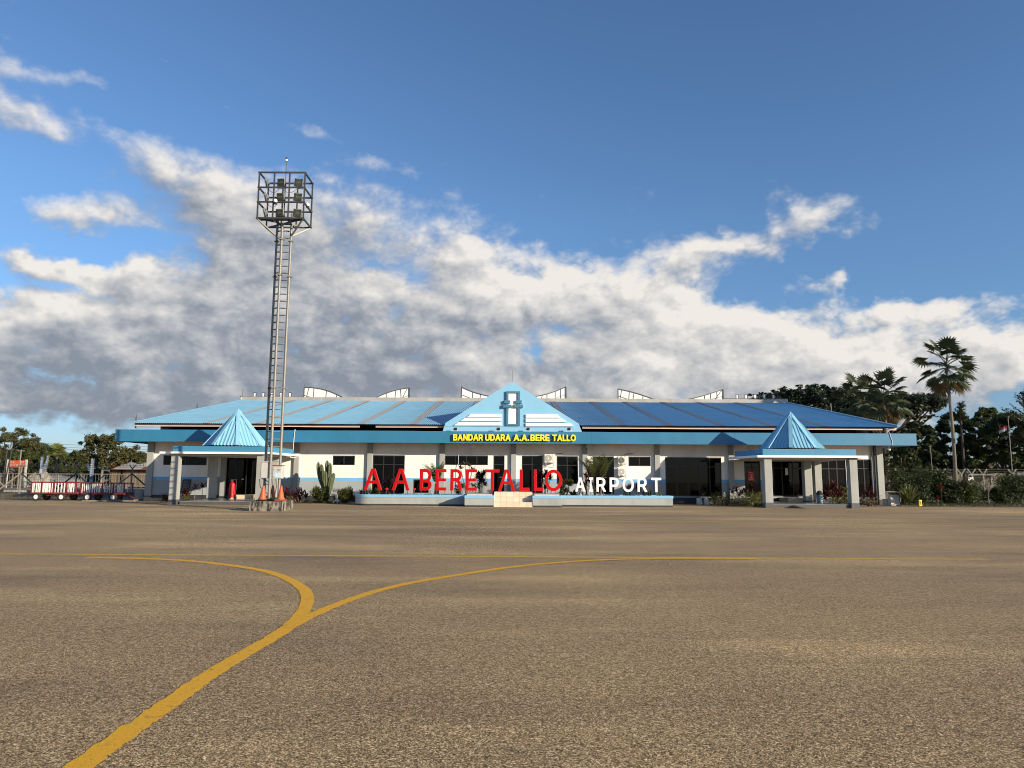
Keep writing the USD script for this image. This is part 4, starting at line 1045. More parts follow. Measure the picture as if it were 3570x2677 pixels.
t = thing('round_lamp', 'small white round lamp under the right end of the eaves', 'lamp', p)
obj('globe', MB().lathe([(0, .09), (.06, .07), (.09, 0), (.06, -.07), (0, -.09)], p, 14), 'camera_white', t, smooth=True)
obj('stem', MB().bar(p + (0, 0, .08), p + (0, 0, zf0 + .1 - p[2]), .03), 'camera_white', t)
for i, (px, lab) in enumerate(((1589, 'leftmost small spotlight at the foot of the pediment'), (1738.5, 'small spotlight on the fascia just left of the emblem'), (1842, 'small spotlight on the fascia just right of the emblem'), (1984.5, 'rightmost small spotlight, in shade at the pediment corner'))):
    p = at(px, 1496, YF + .15); z = p[2]
    t = thing('spotlight', lab, 'spotlight', (p[0], YF + .15, z), 'spotlights at the foot of the pediment')
    obj('lamp_body', rounded(p[0] - .12, p[0] + .08, YF + .05, YF + .16, z - .06, z + .08, .015).turn(-.4, (p[0], YF + .1, z), (1, 0, 0)), 'frame_dark', t)
    obj('lamp_bracket', MB().bar((p[0] - .14, YF + .12, z + .0), (p[0] - .14, YF + .14, zf1 - .06), .025).bar((p[0] + .1, YF + .12, z), (p[0] + .1, YF + .14, zf1 - .06), .025).box(p[0] - .18, p[0] + .14, YF + .1, YF + .2, zf1 - .07, zf1 - .045), 'unit_white', t)
# red poster in the window, other paper
a, b = at(2607, 1676, YW + .02), at(2629, 1644, YW + .02)
t = thing('red_poster', 'red poster with white figure 2 on the dark glass by the right porch', 'poster', (a[0], YW + .02, a[2]))
obj('sheet', MB().box(a[0], b[0], YW + .03, YW + .036, a[2], b[2]), 'poster_red', t)
m = meshkit.text_mesh('2', .19, .002, True); v = np.array(m.vertices); v = np.stack([v[:, 0] + (a[0] + b[0]) / 2 - .06, YW + .028 - v[:, 2], v[:, 1] + a[2] + .2], 1)
obj('figure', (v, m.faces), 'poster_white', t)
st = MB()
for k in range(2): st.box(a[0] + .04, b[0] - .04, YW + .0265, YW + .0285, a[2] + .06 + .045 * k, a[2] + .075 + .045 * k)
st.box(a[0] + .1, b[0] - .1, YW + .0265, YW + .0285, b[2] - .08, b[2] - .055)
obj('small_print', st, 'poster_white', t)
a, b = at(2738, 1656, YW + .02), at(2747, 1632, YW + .02)
tp = thing('door_notice', 'narrow white notice on the glass doors of the right porch', 'notice', (a[0], YW + .02, a[2]))
obj('sheet', MB().box(a[0], b[0], YW + .03, YW + .034, a[2], b[2]), 'poster_white', tp)
# rubbish bin
p = at(2858, 1740, 40.6); o = np.array([p[0], 40.6, .185])
t = thing('rubbish_bin', 'pale blue plastic bin with dark swing lid beside the right porch column', 'bin', o)
obj('tub', MB().lathe([(0, 0), (.15, 0), (.19, .42), (.205, .42), (.205, .45), (.18, .45), (.17, .40)], o, 22), 'bin_blue', t, smooth=40)
obj('lid', MB().lathe([(.19, .45), (.18, .52), (.13, .62), (.06, .67), (0, .68)], o, 22), 'rubber', t, smooth=True)
# wheeled extinguisher
p = at(807, 1737, 40.0); o = np.array([p[0], 40.0, .185])
t = thing('wheeled_extinguisher', 'large red fire extinguisher on two wheels in the left porch', 'fire extinguisher', o)
obj('cylinder', MB().lathe([(0, .12), (.12, .13), (.16, .2), (.16, .82), (.13, .92), (.06, .97), (0, .98)], o, 20), 'extinguisher_red', t, smooth=40)
obj('valve', MB().box(o[0] - .03, o[0] + .03, o[1] - .03, o[1] + .03, o[2] + .97, o[2] + 1.07).bar(o + (-.1, 0, 1.07), o + (.08, 0, 1.09), .025), 'steel_dark', t)
s = np.linspace(0, 1, 12)
obj('hose', MB().tube(np.column_stack([o[0] - .06 - .17 * np.sin(PI * s), np.full(12, o[1] - .02), o[2] + 1.0 - .8 * s]), .018, 6), 'rubber', t)
obj('handle', MB().tube([o + (.17, .08, .1), o + (.19, .1, .9), o + (.14, .2, 1.12), o + (-.12, .2, 1.12), o + (-.17, .1, .9), o + (-.17, .08, .1)], .014, 6), 'steel_dark', t)
for sx in (-.19, .19):
    w = obj('wheel', MB().lathe([(.05, -.03), (.145, -.03), (.15, 0), (.145, .03), (.05, .03)], sides=18).turn(PI / 2 - .15, (0, 0, 0), (0, 1, 0)).turn(.8 if sx > 0 else -.8, (0, 0, 0)).shift(o + (sx, 0, .15)), 'rubber', t, smooth=40)
    obj('hub', MB().lathe([(0, -.035), (.05, -.035), (.05, .035), (0, .035)], sides=12).turn(PI / 2 - .15, (0, 0, 0), (0, 1, 0)).turn(.8 if sx > 0 else -.8, (0, 0, 0)).shift(o + (sx, 0, .15)), 'galvanised', w)
# grille lying against the wall, left porch
a, b = at(636, 1715, YW - .12), at(664, 1672, YW - .12)
t = thing('window_grille', 'dark metal bar grille leaning on the wall in the left porch', 'grille', (a[0], YW - .1, a[2]))
obj('grille_frame', MB().bar((a[0], YW - .3, a[2]), (a[0], YW - .06, b[2]), .04).bar((b[0], YW - .3, a[2]), (b[0], YW - .06, b[2]), .04).bar((a[0], YW - .06, b[2]), (b[0], YW - .06, b[2]), .04).bar((a[0] + .33, YW - .3, a[2]), (a[0] + .33, YW - .06, b[2]), .03), 'frame_dark', t)
for k in range(8):
    s = (k + .5) / 8; y, z = YW - .3 + .24 * s, a[2] + (b[2] - a[2]) * s
    obj('bar', MB().bar((a[0], y, z), (b[0], y, z), .035), 'frame_bronze', t)
# mats and metal kerb pieces by the porches
def mat(cx, cy, lab, w, d):
    n = 14; x = np.linspace(-w / 2, w / 2, n); y = np.linspace(-d / 2, d / 2, 6); X, Y = np.meshgrid(x, y)
    Zz = .17 * np.exp(-(X / (.28 * w)) ** 2) * (.5 + .5 * Y / d) + .012
    v = np.column_stack([X.ravel() + cx, Y.ravel() + cy, Zz.ravel()]); i, j = np.meshgrid(np.arange(n - 1), np.arange(5)); k = (j * n + i).ravel()
    f = np.column_stack([k, k + 1, k + n + 1, k + n]); m = MB().add(v, f).add(v - (0, 0, .012), f[:, ::-1])
    obj('ramp_plate', m, 'rubber', None, smooth=True, label=lab, cat='ramp')
p = gnd(2797, 1774); mat(p[0], 37.45, 'black humped rubber plate at the edge of the right porch floor', 1.0, .5)
# ------------------------------------------------------------------ baggage carts on the left
def cart(px0, px1, wheels, far, yc, slats, lab, rails, zbed, ztop):
    Y = yc; D = .95
    x0, x1 = at(px0, 1720, Y)[0], at(px1, 1720, Y)[0]
    t = thing('baggage_cart', lab, 'baggage cart', ((x0 + x1) / 2, Y, 0), 'baggage carts left of the terminal')
    obj('bed', rounded(x0, x1, Y - .02, Y + D, zbed - .10, zbed, .01), 'cart_red', t)
    obj('floor_board', MB().box(x0 + .04, x1 - .04, Y + .03, Y + D - .05, zbed, zbed + .02), 'cart_floor', t)
    obj('top_rail', MB().bar((x0, Y, ztop), (x1, Y, ztop), .05).bar((x0, Y + D - .02, ztop), (x1, Y + D - .02, ztop), .05).bar((x0, Y, ztop), (x0, Y + D, ztop), .05).bar((x1, Y, ztop), (x1, Y + D, ztop), .05), 'cart_red', t)
    for q in rails:
        x = at(q, 1700, Y)[0]
        obj('cart_post', MB().box(x - .04, x + .04, Y - .012, Y + .03, zbed, ztop - .02).box(x - .03, x + .03, Y + D - .04, Y + D, zbed, ztop - .02), 'cart_red', t)
    for q, w in slats:
        x = at(q, 1700, Y)[0]; w = w * Y / F0 / 2
        obj('slat', MB().box(x - w, x + w, Y + .002, Y + .02, zbed + .002, ztop - .03), 'cart_white', t)
    for q in np.linspace(x0 + .15, x1 - .1, 10): obj('slat', MB().box(q - .018, q + .018, Y + D - .03, Y + D - .012, zbed + .002, ztop - .03), 'cart_white', t)
    for q in wheels + far:
        y = Y if q in wheels else Y + D; x = at(q, 1737, y)[0]; r = .225
        tr = lambda m: m.turn(PI / 2, (0, 0, 0), (1, 0, 0)).shift((x, y, r))
        w = obj('wheel', tr(MB().lathe([(.13, -.06), (.20, -.07), (.225, -.045), (.225, .045), (.20, .07), (.13, .06), (.13, -.06)], sides=24)), 'rubber', t, smooth=40)
        obj('rim', tr(MB().lathe([(0, .045), (.04, .05), (.05, .03), (.11, .035), (.135, .062), (.145, .055), (.145, -.05), (0, -.04)], sides=24)), 'wheel_white' if y == Y else 'cart_floor', w, smooth=30)
        obj('axle', MB().bar((x, y - .02, r), (x, y + (D * .5 if y == Y else -D * .5), r), .05).bar((x, y, r), (x, y, zbed - .1), .06), 'cart_red', t)
    return t, x0, x1
YC = 42.3
zbed, ztop_c = at(200, 1716.5, YC)[2], at(200, 1682, YC)[2]
K = 1 / 5.53
c1 = [(q * K, w) for q, w in ((630, 3.0), (655, 2), (700, 3.6), (735, 3), (770, 4), (828, 3), (850, 3.2), (885, 4), (912, 3), (960, 3.6), (1004, 2.4), (1066, 2.6), (1122, 2.8), (1180, 2.6), (1238, 3))]
t, x0, x1 = cart(107, 272, [127, 215], [163, 257], YC, c1, 'left baggage cart of white slats in a dark red frame', (110, 145, 187, 232, 265), zbed, ztop_c)
obj('tow_bar', MB().bar((x0 + .9, YC + .1, .3), (x0 + 1.6, YC + .3, zbed - .08), .05), 'cart_red', t)
c2 = [(q * K, w) for q, w in ((1330, 2.4), (1362, 2.4), (1382, 2), (1420, 2.6), (1445, 2), (1585, 2), (1625, 1.8), (1670, 2.2), (1700, 2.4), (1735, 2.6), (1780, 1.8), (1825, 2), (1870, 2.4), (1915, 3.2), (1965, 2), (2015, 1.6), (2070, 1.6), (2120, 1.6), (2160, 1.6))] + [(410 + k * 3.8, 1.4) for k in range(6)]
t, x0, x1 = cart(281, 435, [306, 394], [342, 415], YC + .05, c2, 'right baggage cart, darker red frame with thin slats, nearest the terminal', (283, 356, 395, 433), zbed, ztop_c - .03)
obj('tow_bar', MB().bar((x1 - .2, YC + .5, .4), (x1 + .55, YC + .3, .12), .05), 'cart_red', t)
# low kerb below the carts, grey pillar block beside the terminal
obj('kerb', MB().box(at(285, 1750, 41.6)[0], at(465, 1750, 41.6)[0], 41.6, 41.9, 0, .07), 'kerb_pale', None, kind='structure', label='low concrete kerb in front of the carts')
p = at(480, 1735, 43.2)
t = thing('metal_cabinet', 'grey metal box standing between the carts and the terminal', 'cabinet', (p[0], 43.2, 0))
obj('cabinet_body', rounded(p[0] - .22, p[0] + .16, 43.2, 43.5, .06, .66, .01), 'box_grey', t)
obj('cabinet_foot', MB().box(p[0] - .28, p[0] + .22, 43.15, 43.55, 0, .06), 'concrete', t)
obj('cabinet_door', MB().box(p[0] - .18, p[0] + .12, 43.188, 43.198, .12, .62), 'box_grey', t)

# ------------------------------------------------------------------ foliage builders
def unit(r, n):
    v = r.normal(size=(n, 3)); return v / np.linalg.norm(v, axis=1, keepdims=True)


def leaves(centers, normals, size, r, aspect=.55, jitter=.4):
    """Pointed leaves (two triangles folded along the midrib) at the centres, facing about along the normals."""
    n = len(centers); nn = normals + r.normal(0, jitter, (n, 3)); nn /= np.linalg.norm(nn, axis=1, keepdims=True)
    d = np.cross(nn, unit(r, n)); d /= np.linalg.norm(d, axis=1, keepdims=True) + 1e-9
    s = np.cross(nn, d); L_ = size * r.uniform(.65, 1.35, n)[:, None]; Wd = L_ * aspect
    a, b = centers - d * L_ / 2, centers + d * L_ / 2
    lft, rgt = centers - s * Wd / 2 + nn * L_ * .08, centers + s * Wd / 2 + nn * L_ * .08
    v = np.stack([a, rgt, b, lft], 1).reshape(-1, 3); i = np.arange(n) * 4
    return v, np.vstack([np.column_stack([i, i + 1, i + 2]), np.column_stack([i, i + 2, i + 3])])


def clumps(cl, n, size, seed, flatness=1.0, fill=.35, aspect=.55):
    """Leaves spread over and in the shells of many leaf clumps (x, y, z, r)."""
    r = np.random.default_rng(seed); cl = np.asarray(cl, float)
    w = cl[:, 3] ** 2; k = r.choice(len(cl), n, p=w / w.sum())
    u = unit(r, n); rad = cl[k, 3] * (1 - fill * r.random(n) ** 1.5) * r.uniform(.8, 1.15, n)
    c = cl[k, :3] + u * rad[:, None] * (1, 1, flatness)
    nn = u * .6 + (0, 0, .5); return leaves(c, nn, size, r, aspect)


def tree(name, lab, base, h, spread, mat, seed, nclump=26, nleaf=5000, leaf=.28, trunk_r=.16, crown_from=.3, bark='bark', flatness=.8, cat='tree', group=None, skew=(0, 0), shape='round', clump_r=.24, fork=.35):
    r = np.random.default_rng(seed); base = np.asarray(base, float)
    t = thing(name, lab, cat, base, group); nclump *= 2; clump_r *= .72
    cl = []
    for i in range(nclump):
        for _ in range(50):
            u = r.uniform(-1, 1, 3)
            if shape == 'umbrella':
                if u[0] ** 2 + u[1] ** 2 > 1: continue
                rr = math.hypot(u[0], u[1]); zrel = 1 - .55 * rr ** 2 + .18 * u[2]
            else:
                if np.dot(u, u) > 1: continue
                zrel = .5 + .5 * u[2]
            break
        cl.append((base[0] + u[0] * spread + skew[0] * zrel, base[1] + u[1] * spread + skew[1] * zrel, base[2] + h * (crown_from + (1 - crown_from) * zrel * .95), spread * clump_r * r.uniform(.65, 1.35)))
    m = MB(); fk = h * fork; top = base + (skew[0] * .3, skew[1] * .3, fk)
    m.tube([base - (0, 0, .1), base + (0, 0, fk * .5) + r.normal(0, .04, 3), top], [trunk_r * 1.25, trunk_r, trunk_r * .85], 8)
    for c in cl[::max(1, nclump // 12)]:
        q = np.array(c[:3]); mid = (top * .55 + q * .45) + (0, 0, -.05 * h) + r.normal(0, .04 * spread, 3)
        m.tube([top - (0, 0, .1), mid, q], [trunk_r * .55, trunk_r * .32, trunk_r * .12], 6)
    obj('trunk', m, bark, t, smooth=50)
    obj('crown', clumps(cl, int(nleaf * 2.2), leaf * .75, seed + 1, flatness, .8), mat, t)
    return t


def shrub(name, lab, base, w, h, mat, seed, n=900, leaf=.09, nclump=14, group=None, cat='shrub', stems=True, aspect=.5):
    r = np.random.default_rng(seed); base = np.asarray(base, float)
    t = thing(name, lab, cat, base, group)
    cl = [(base[0] + r.uniform(-.5, .5) * w * .8, base[1] + r.uniform(-.5, .5) * w * .7, base[2] + h * r.uniform(.22, .82), w * r.uniform(.16, .30)) for _ in range(nclump)]
    if stems:
        m = MB()
        for c in cl[:7]: m.tube([base, (base * .5 + np.array(c[:3]) * .5) + r.normal(0, .03, 3), c[:3]], [.022, .015, .006], 5)
        obj('stem', m, 'bark', t)
    obj('foliage', clumps(cl, n, leaf, seed + 5, 1.0, .7, aspect), mat, t)
    return t


def blade(base, az, el, length, width, droop, seg=5, fold=.25):
    s = np.linspace(0, 1, seg + 1); e = el - droop * s ** 1.4
    st = length / seg; d = np.stack([np.cos(e) * math.cos(az), np.cos(e) * math.sin(az), np.sin(e)], 1)
    p = np.asarray(base) + np.vstack([[0, 0, 0], np.cumsum(d[:-1] * st, 0)])
    side = np.array([-math.sin(az), math.cos(az), 0]); w = width * np.sin(PI * (s * .86 + .12)) ** .8
    w[-1] = .002
    upv = np.cross(d, side) * -1
    v = np.vstack([p - side * w[:, None] / 2 + upv * (fold * w / 2)[:, None], p, p + side * w[:, None] / 2 + upv * (fold * w / 2)[:, None]]); n = seg + 1; i = np.arange(seg)
    return v, np.vstack([np.column_stack([i, i + n, i + n + 1, i + 1]), np.column_stack([i + n, i + 2 * n, i + 2 * n + 1, i + n + 1])])


def rosette(base, n, length, width, r, el=(.2, 1.4), droop=.9, fold=.25):
    m = MB()
    for k in range(n):
        e = el[0] + (el[1] - el[0]) * (k + r.random()) / n
        m.add(*blade(np.asarray(base) + (0, 0, .0), k * 2.4 + r.uniform(-.3, .3), e, length * r.uniform(.75, 1.15), width * r.uniform(.8, 1.2), droop * r.uniform(.6, 1.3), fold=fold))
    return m


def cordyline(lab, base, heads, mat, seed, length=.5, group='red leaved plants round the terminal', n=22, width=.075):
    r = np.random.default_rng(seed); base = np.asarray(base, float)
    t = thing('red_leaf_plant', lab, 'plant', base, group)
    for (dx, dy, h) in heads:
        q = base + (dx, dy, h)
        obj('stem', MB().tube([base + (dx * .4, dy * .4, 0), (base + q) / 2 + (dx * .15, 0, 0), q], [.02, .016, .012], 5), 'bark_pale', t)
        obj('leaf_head', rosette(q - (0, 0, .05), n, length * r.uniform(.85, 1.15), width, r, (-.2, 1.45), .8), mat, t)
    return t


def feather(base, az, el, length, r, droop=1.1, leafl=.30, n=26):
    """A feather palm frond: midrib and leaflets both sides."""
    s = np.linspace(0, 1, n); e = el - droop * s ** 1.5; st = length / n
    d = np.stack([np.cos(e) * math.cos(az), np.cos(e) * math.sin(az), np.sin(e)], 1); p = np.asarray(base) + np.vstack([[0, 0, 0], np.cumsum(d[:-1] * st, 0)])
    m = MB().tube(p[::3], np.linspace(.018, .004, len(p[::3])), 4, False)
    side = np.array([-math.sin(az), math.cos(az), 0])
    for k in range(2, n):
        l = leafl * math.sin(PI * (.15 + .8 * s[k])) ** .7
        for sg in (-1, 1):
            q = d[k] * .55 + side * sg * .75 + (0, 0, -.15 + r.uniform(-.15, .15)); q /= np.linalg.norm(q)
            w = d[k] * .016
            m.add([p[k] - w, p[k] + w, p[k] + q * l * .6 + w * .8, p[k] + q * l * .6 - w * .8, p[k] + q * l + (0, 0, -.05 * l)], [(0, 1, 2), (0, 2, 3), (3, 2, 4)])
    return m


def fan(base, az, el, petiole, rad, r, seg=20, sag=.5):
    """A fan palm leaf: stalk and split, folded segments."""
    d = np.array([math.cos(el) * math.cos(az), math.cos(el) * math.sin(az), math.sin(el)])
    tip = np.asarray(base) + d * petiole + (0, 0, -.10 * petiole * math.cos(el)); d2 = d + (0, 0, -.35); d2 /= np.linalg.norm(d2)
    m = MB().tube([base, (np.asarray(base) + tip) / 2 + (0, 0, .05), tip], [.03, .022, .016], 4, False)
    side = np.cross(d2, (0, 0, 1.0)); side /= np.linalg.norm(side) + 1e-9; nrm = np.cross(side, d2)
    roll = r.uniform(-.5, .5); side, nrm = side * math.cos(roll) + nrm * math.sin(roll), nrm * math.cos(roll) - side * math.sin(roll)
    for k in range(seg):
        a = (k / (seg - 1) - .5) * 4.3; da = 4.3 / seg * .54
        l = rad * (.72 + .28 * math.cos(a * .6)) * r.uniform(.88, 1.08)
        f = lambda q: d2 * math.cos(q) + side * math.sin(q)
        mid = tip + f(a) * l * .6 + nrm * (.05 * rad) ; e = tip + f(a) * l + (0, 0, -sag * l * r.uniform(.3, .9)) * np.array([0, 0, .55])
        m.add([tip, tip + f(a - da) * l * .58, mid, tip + f(a + da) * l * .58, e], [(0, 1, 2), (0, 2, 3), (1, 4, 2), (2, 4, 3)])
    return m


def fan_palm(lab, base, top, rad, seed, n=26, tr=.15, dry=4):
    r = np.random.default_rng(seed); base = np.asarray(base, float); top = np.asarray(top, float)
    t = thing('fan_palm', lab, 'palm tree', base, 'fan palms right of the terminal')
    s = np.linspace(0, 1, 14)[:, None]; bow = np.sin(PI * s) * (.10, 0, 0)
    obj('trunk', MB().tube(base * (1 - s) + top * s + bow, np.linspace(tr * 1.25, tr * .72, 14), 10), 'palm_trunk', t, smooth=True)
    for k in range(n):
        e = 1.40 - 2.55 * ((k + r.random()) / n) ** .95
        o = top + (0, 0, .35 * math.sin(max(e, 0)))
        dryl = k >= n - dry
        obj('frond', fan(o, k * 2.4 + r.uniform(-.4, .4), e, rad * r.uniform(.50, .78), rad * r.uniform(.42, .54), r, 18, .35), 'leaf_palm_dry' if dryl and r.random() < .7 else 'leaf_palm', t)
    return t


# ------------------------------------------------------------------ plants in the planter and along the building
P2 = lambda px, Y, z=0.0: np.array([at(px, 1700, Y)[0], Y, z])
zs_ = zc0 - .04
Kz = lambda z, o=1200, s=4.424: o + z / s
shrub('planter_shrub', 'small yellowish bush in the planter beside the leftmost letter A', P2(Kz(480), 39.1, zs_), .65, .55, 'leaf_shrub', 11, 700, .07, group=None)
shrub('planter_shrub', 'dark loose bush with bare branches between the two red letters A', P2(Kz(690), 39.3, zs_), .95, 1.25, 'leaf_maroon', 12, 800, .085)
shrub('planter_shrub', 'low green leaves by the first full stop', P2(Kz(620), 38.9, zs_), .9, .22, 'leaf_shrub', 13, 350, .07)
cordyline('small red plant at the rounded end of the planter', P2(Kz(265), 39.0, zs_), [(0, 0, .2), (.2, .1, .15)], 'leaf_red', 14, .35)
# feather palms
def young_palm(lab, base, h, seed, n=13, length=1.5, trunk=.09, lean=0):
    r = np.random.default_rng(seed); base = np.asarray(base, float); t = thing('feather_palm', lab, 'palm', base, None)
    top = base + (lean, 0, h)
    obj('trunk', MB().tube([base - (0, 0, .05), base + (lean * .4, 0, h * .5), top], [trunk * 1.3, trunk, trunk * .8], 8), 'palm_trunk', t, smooth=True)
    for k in range(n):
        obj('frond', feather(top, k * 2.4 + r.uniform(-.3, .3), r.uniform(1.08, 1.5), length * r.uniform(.75, 1.1), r, r.uniform(.35, 1.0)), 'leaf_feather', t)
    return t
young_palm('young feather palm rising behind the red letters B and E', P2(Kz(1420), 39.2, zs_), .75, 21, 14, 1.35, .10)
t = young_palm('bushy feather palm clump behind the white letters I and R', P2(1850 + 1010 / 4.424, 39.3, zs_), 1.0, 22, 13, 1.5, .06, -.25)
young_palm('yellower feather palm with upright fronds behind the white R', P2(1850 + 1075 / 4.424, 39.35, zs_), 1.1, 23, 12, 1.45, .06, .12)
shrub('planter_shrub', 'dark bush behind the red letter R', P2(Kz(1790), 39.2, zs_), .65, .95, 'leaf_dark', 24, 700, .075)
# frangipani like shrub with bare stems between R and E
t = thing('bare_stem_shrub', 'pale branching plant with leaf tufts behind the red R and E', 'shrub', P2(Kz(1880), 39.25, zs_))
r = np.random.default_rng(25); o = P2(Kz(1890), 39.25, zs_)
tips = [(-.1, 0, 1.75), (.12, .1, 1.7), (-.35, .1, 1.55), (.3, -.1, 1.5), (.35, 0, .6), (.5, .1, .5)]
m = MB()
for q in tips: m.tube([o, o + np.array(q) * (.45, .5, .5), o + q], [.045, .03, .018], 6)
obj('stem', m, 'bark_pale', t)
for q in tips: obj('leaf_head', rosette(o + q, 10, .34, .09, r, (.0, 1.2), .7), 'leaf_olive', t)
cordyline('big dark red plant of many stems left of the red T', P2(Kz(2110), 39.2, zs_), [(r.uniform(-.25, .25), r.uniform(-.15, .15), r.uniform(.6, 1.3)) for _ in range(10)], 'leaf_maroon', 26, .36, n=20)
cordyline('dark red plant behind the last L and the red O', P2(XC and 1850 + 215 / 4.424, 39.2, zs_), [(r.uniform(-.3, .3), r.uniform(-.15, .15), r.uniform(.5, 1.35)) for _ in range(9)], 'leaf_maroon', 27, .38, n=18)
shrub('planter_shrub', 'round reddish green bush right of the red letter O', P2(1850 + 545 / 4.424, 39.2, zs_), .72, 1.1, 'leaf_shrub', 28, 2600, .075)
shrub('planter_shrub', 'low green tuft under the red letter O', P2(1850 + 425 / 4.424, 38.9, zs_), .4, .32, 'leaf_shrub', 29, 300, .06)
cordyline('bright red plant between the white letters A and I', P2(1850 + 865 / 4.424, 39.0, zs_), [(-.05, 0, .75), (.12, .05, .95), (.0, .1, 1.15), (-.12, .05, .5)], 'leaf_red', 30, .42, n=20)
shrub('planter_shrub', 'dark bush seen through the white letter O', P2(1850 + 1490 / 4.424, 39.1, zs_), .62, .95, 'leaf_dark', 31, 800, .06)
cordyline('red plant behind the white letter R next to the T', P2(1850 + 1640 / 4.424, 39.1, zs_), [(0, 0, .55), (.15, .1, .35), (.42, 0, .2)], 'leaf_red', 32, .36)
t = thing('grassy_plant', 'tall grassy tuft between the white R and T', 'plant', P2(1850 + 1830 / 4.424, 39.0, zs_))
obj('blades', rosette(P2(1850 + 1830 / 4.424, 39.0, zs_), 26, .62, .03, r, (1.0, 1.5), .5), 'leaf_feather', t)
t = thing('grassy_plant', 'pale striped tuft at the foot of the white T', 'plant', P2(1850 + 1985 / 4.424, 38.9, zs_))
obj('blades', rosette(P2(1850 + 1985 / 4.424, 38.9, zs_), 24, .48, .04, r, (.4, 1.45), .7), 'leaf_lime', t)
t = thing('broad_leaf_plant', 'grey green broad leaves left of the white letter A', 'plant', P2(1850 + 650 / 4.424, 39.2, zs_))
obj('leaf_head', rosette(P2(1850 + 655 / 4.424, 39.2, zs_ + .1), 12, .55, .16, r, (.1, 1.1), .8), 'leaf_olive', t)
p = P2(1850 + 770 / 4.424, 38.9, zs_)
t = thing('garden_lantern', 'small pale stone lantern behind the white letter A', 'lantern', p)
obj('lantern_body', MB().lathe([(.13, 0), (.13, .05), (.06, .1), (.06, .3), (.12, .36), (.12, .46), (.17, .5), (.04, .6), (0, .62)], p, 10), 'stone_pale', t)
obj('lantern_slab', MB().box(p[0] - .35, p[0] + .15, p[1] - .1, p[1] + .2, p[2] - .03, p[2] + .03), 'stone_pale', t)
# cactus bed between the left porch and the planter
kc = lambda z: 1000 + z / 7.213
o = P2(kc(1000), 41.1); t = thing('tall_cactus', 'tall column cactus of many ribbed arms by the wall', 'cactus', o)
def ribbed(pts, rad, ribs=6):
    p = np.asarray(pts, float); n = 16; s = np.linspace(0, 1, n); cs = CubicSpline(np.linspace(0, 1, len(p)), p); q = cs(s)
    rr = rad * np.minimum(1, np.sqrt(np.maximum(1 - ((s - .82) / .18).clip(0) ** 2, 0.001))) * (.75 + .25 * np.minimum(s * 4, 1))
    g = np.linspace(0, 2 * PI, ribs * 4, endpoint=False); k = 1 + .22 * np.cos(ribs * g)
    d = np.gradient(q, axis=0); d /= np.linalg.norm(d, axis=1, keepdims=True); a = np.cross(d, (0, 1, 0)); a /= np.linalg.norm(a, axis=1, keepdims=True); b = np.cross(d, a)
    v = q[:, None] + (rr[:, None] * k[None])[..., None] * (np.cos(g)[None, :, None] * a[:, None] + np.sin(g)[None, :, None] * b[:, None])
    m = len(g); i, j = np.meshgrid(np.arange(n - 1), np.arange(m), indexing='ij')
    return v.reshape(-1, 3), np.stack([i * m + j, i * m + (j + 1) % m, (i + 1) * m + (j + 1) % m, (i + 1) * m + j], -1).reshape(-1, 4)
def cz(px, py): q = at(kc(px), 1570 + py / 7.213, 41.1); return q
for (bx, by, mx, my, ex, ey, dy) in ((985, 1000, 840, 700, 790, 280, 0), (985, 1000, 880, 640, 845, 340, .1), (985, 1050, 905, 620, 900, 385, -.1), (990, 1000, 950, 700, 958, 500, -.2), (1010, 1000, 1005, 600, 1008, 245, .05), (1000, 1200, 985, 800, 990, 520, -.15),
                                     (1015, 1050, 1050, 650, 1070, 305, .1), (1020, 1100, 1080, 700, 1095, 330, -.05), (1010, 1180, 1085, 850, 1130, 660, -.1), (1025, 1180, 1130, 800, 1178, 565, 0), (1000, 1260, 1000, 1100, 1000, 900, -.05), (985, 1250, 900, 900, 880, 700, .12)):
    A, B, C = cz(bx, by), cz(mx, my), cz(ex, ey); B[1] += dy; C[1] += dy * 1.5
    obj('arm', ribbed([A, B, C], .10), 'cactus_green', t, smooth=60)
shrub('round_bush', 'clipped round bush left of the cactus foot', P2(kc(820), 40.9), .88, .98, 'leaf_shrub', 41, 4200, .085, 26)
shrub('round_bush', 'clipped round bush between the cactus and the planter', P2(kc(1500), 40.9), .80, .95, 'leaf_shrub', 42, 3800, .085, 26)
shrub('low_plant', 'small low green plant left of the cactus bush', P2(kc(590), 40.6), .34, .25, 'leaf_shrub', 43, 250, .05)
shrub('low_plant', 'thin grey green shrub between the two round bushes', P2(kc(1240), 41.3), .55, .95, 'leaf_olive', 44, 250, .07)
t = thing('dead_root', 'white dead root stump on the bed between the round bushes', 'stump', P2(kc(1270), 40.7))
o = P2(kc(1270), 40.7); m = MB()
for q in ((-.22, -.1, .0), (.1, -.15, .0), (-.05, .1, .0), (.25, .1, 0.), (.02, 0, .55), (-.1, 0, .45)): m.tube([o + (0, 0, .2), o + np.array(q) * .6 + (0, 0, .1), o + q], [.06, .04, .015], 6)
obj('root', m, 'dog_white', t, smooth=60)
cordyline('dark red plants at the wall right of the left porch', P2(kc(330), 41.0), [(-.35, 0, .3), (-.1, -.1, .45), (.15, 0, .5), (.35, .1, .35), (0, .1, .2)], 'leaf_maroon', 45, .5, n=16, width=.09)
cordyline('red plants just right of the mast block, by the porch column', P2(1004, 40.6), [(-.3, 0, .3), (0, -.1, .5), (.25, 0, .4), (-.1, .1, .6)], 'leaf_red', 46, .45, n=16, width=.09)
shrub('low_plant', 'pale stems and dry leaves at the foot of the red plants by the mast', P2(1008, 40.3), .6, .4, 'leaf_dry', 47, 200, .09)
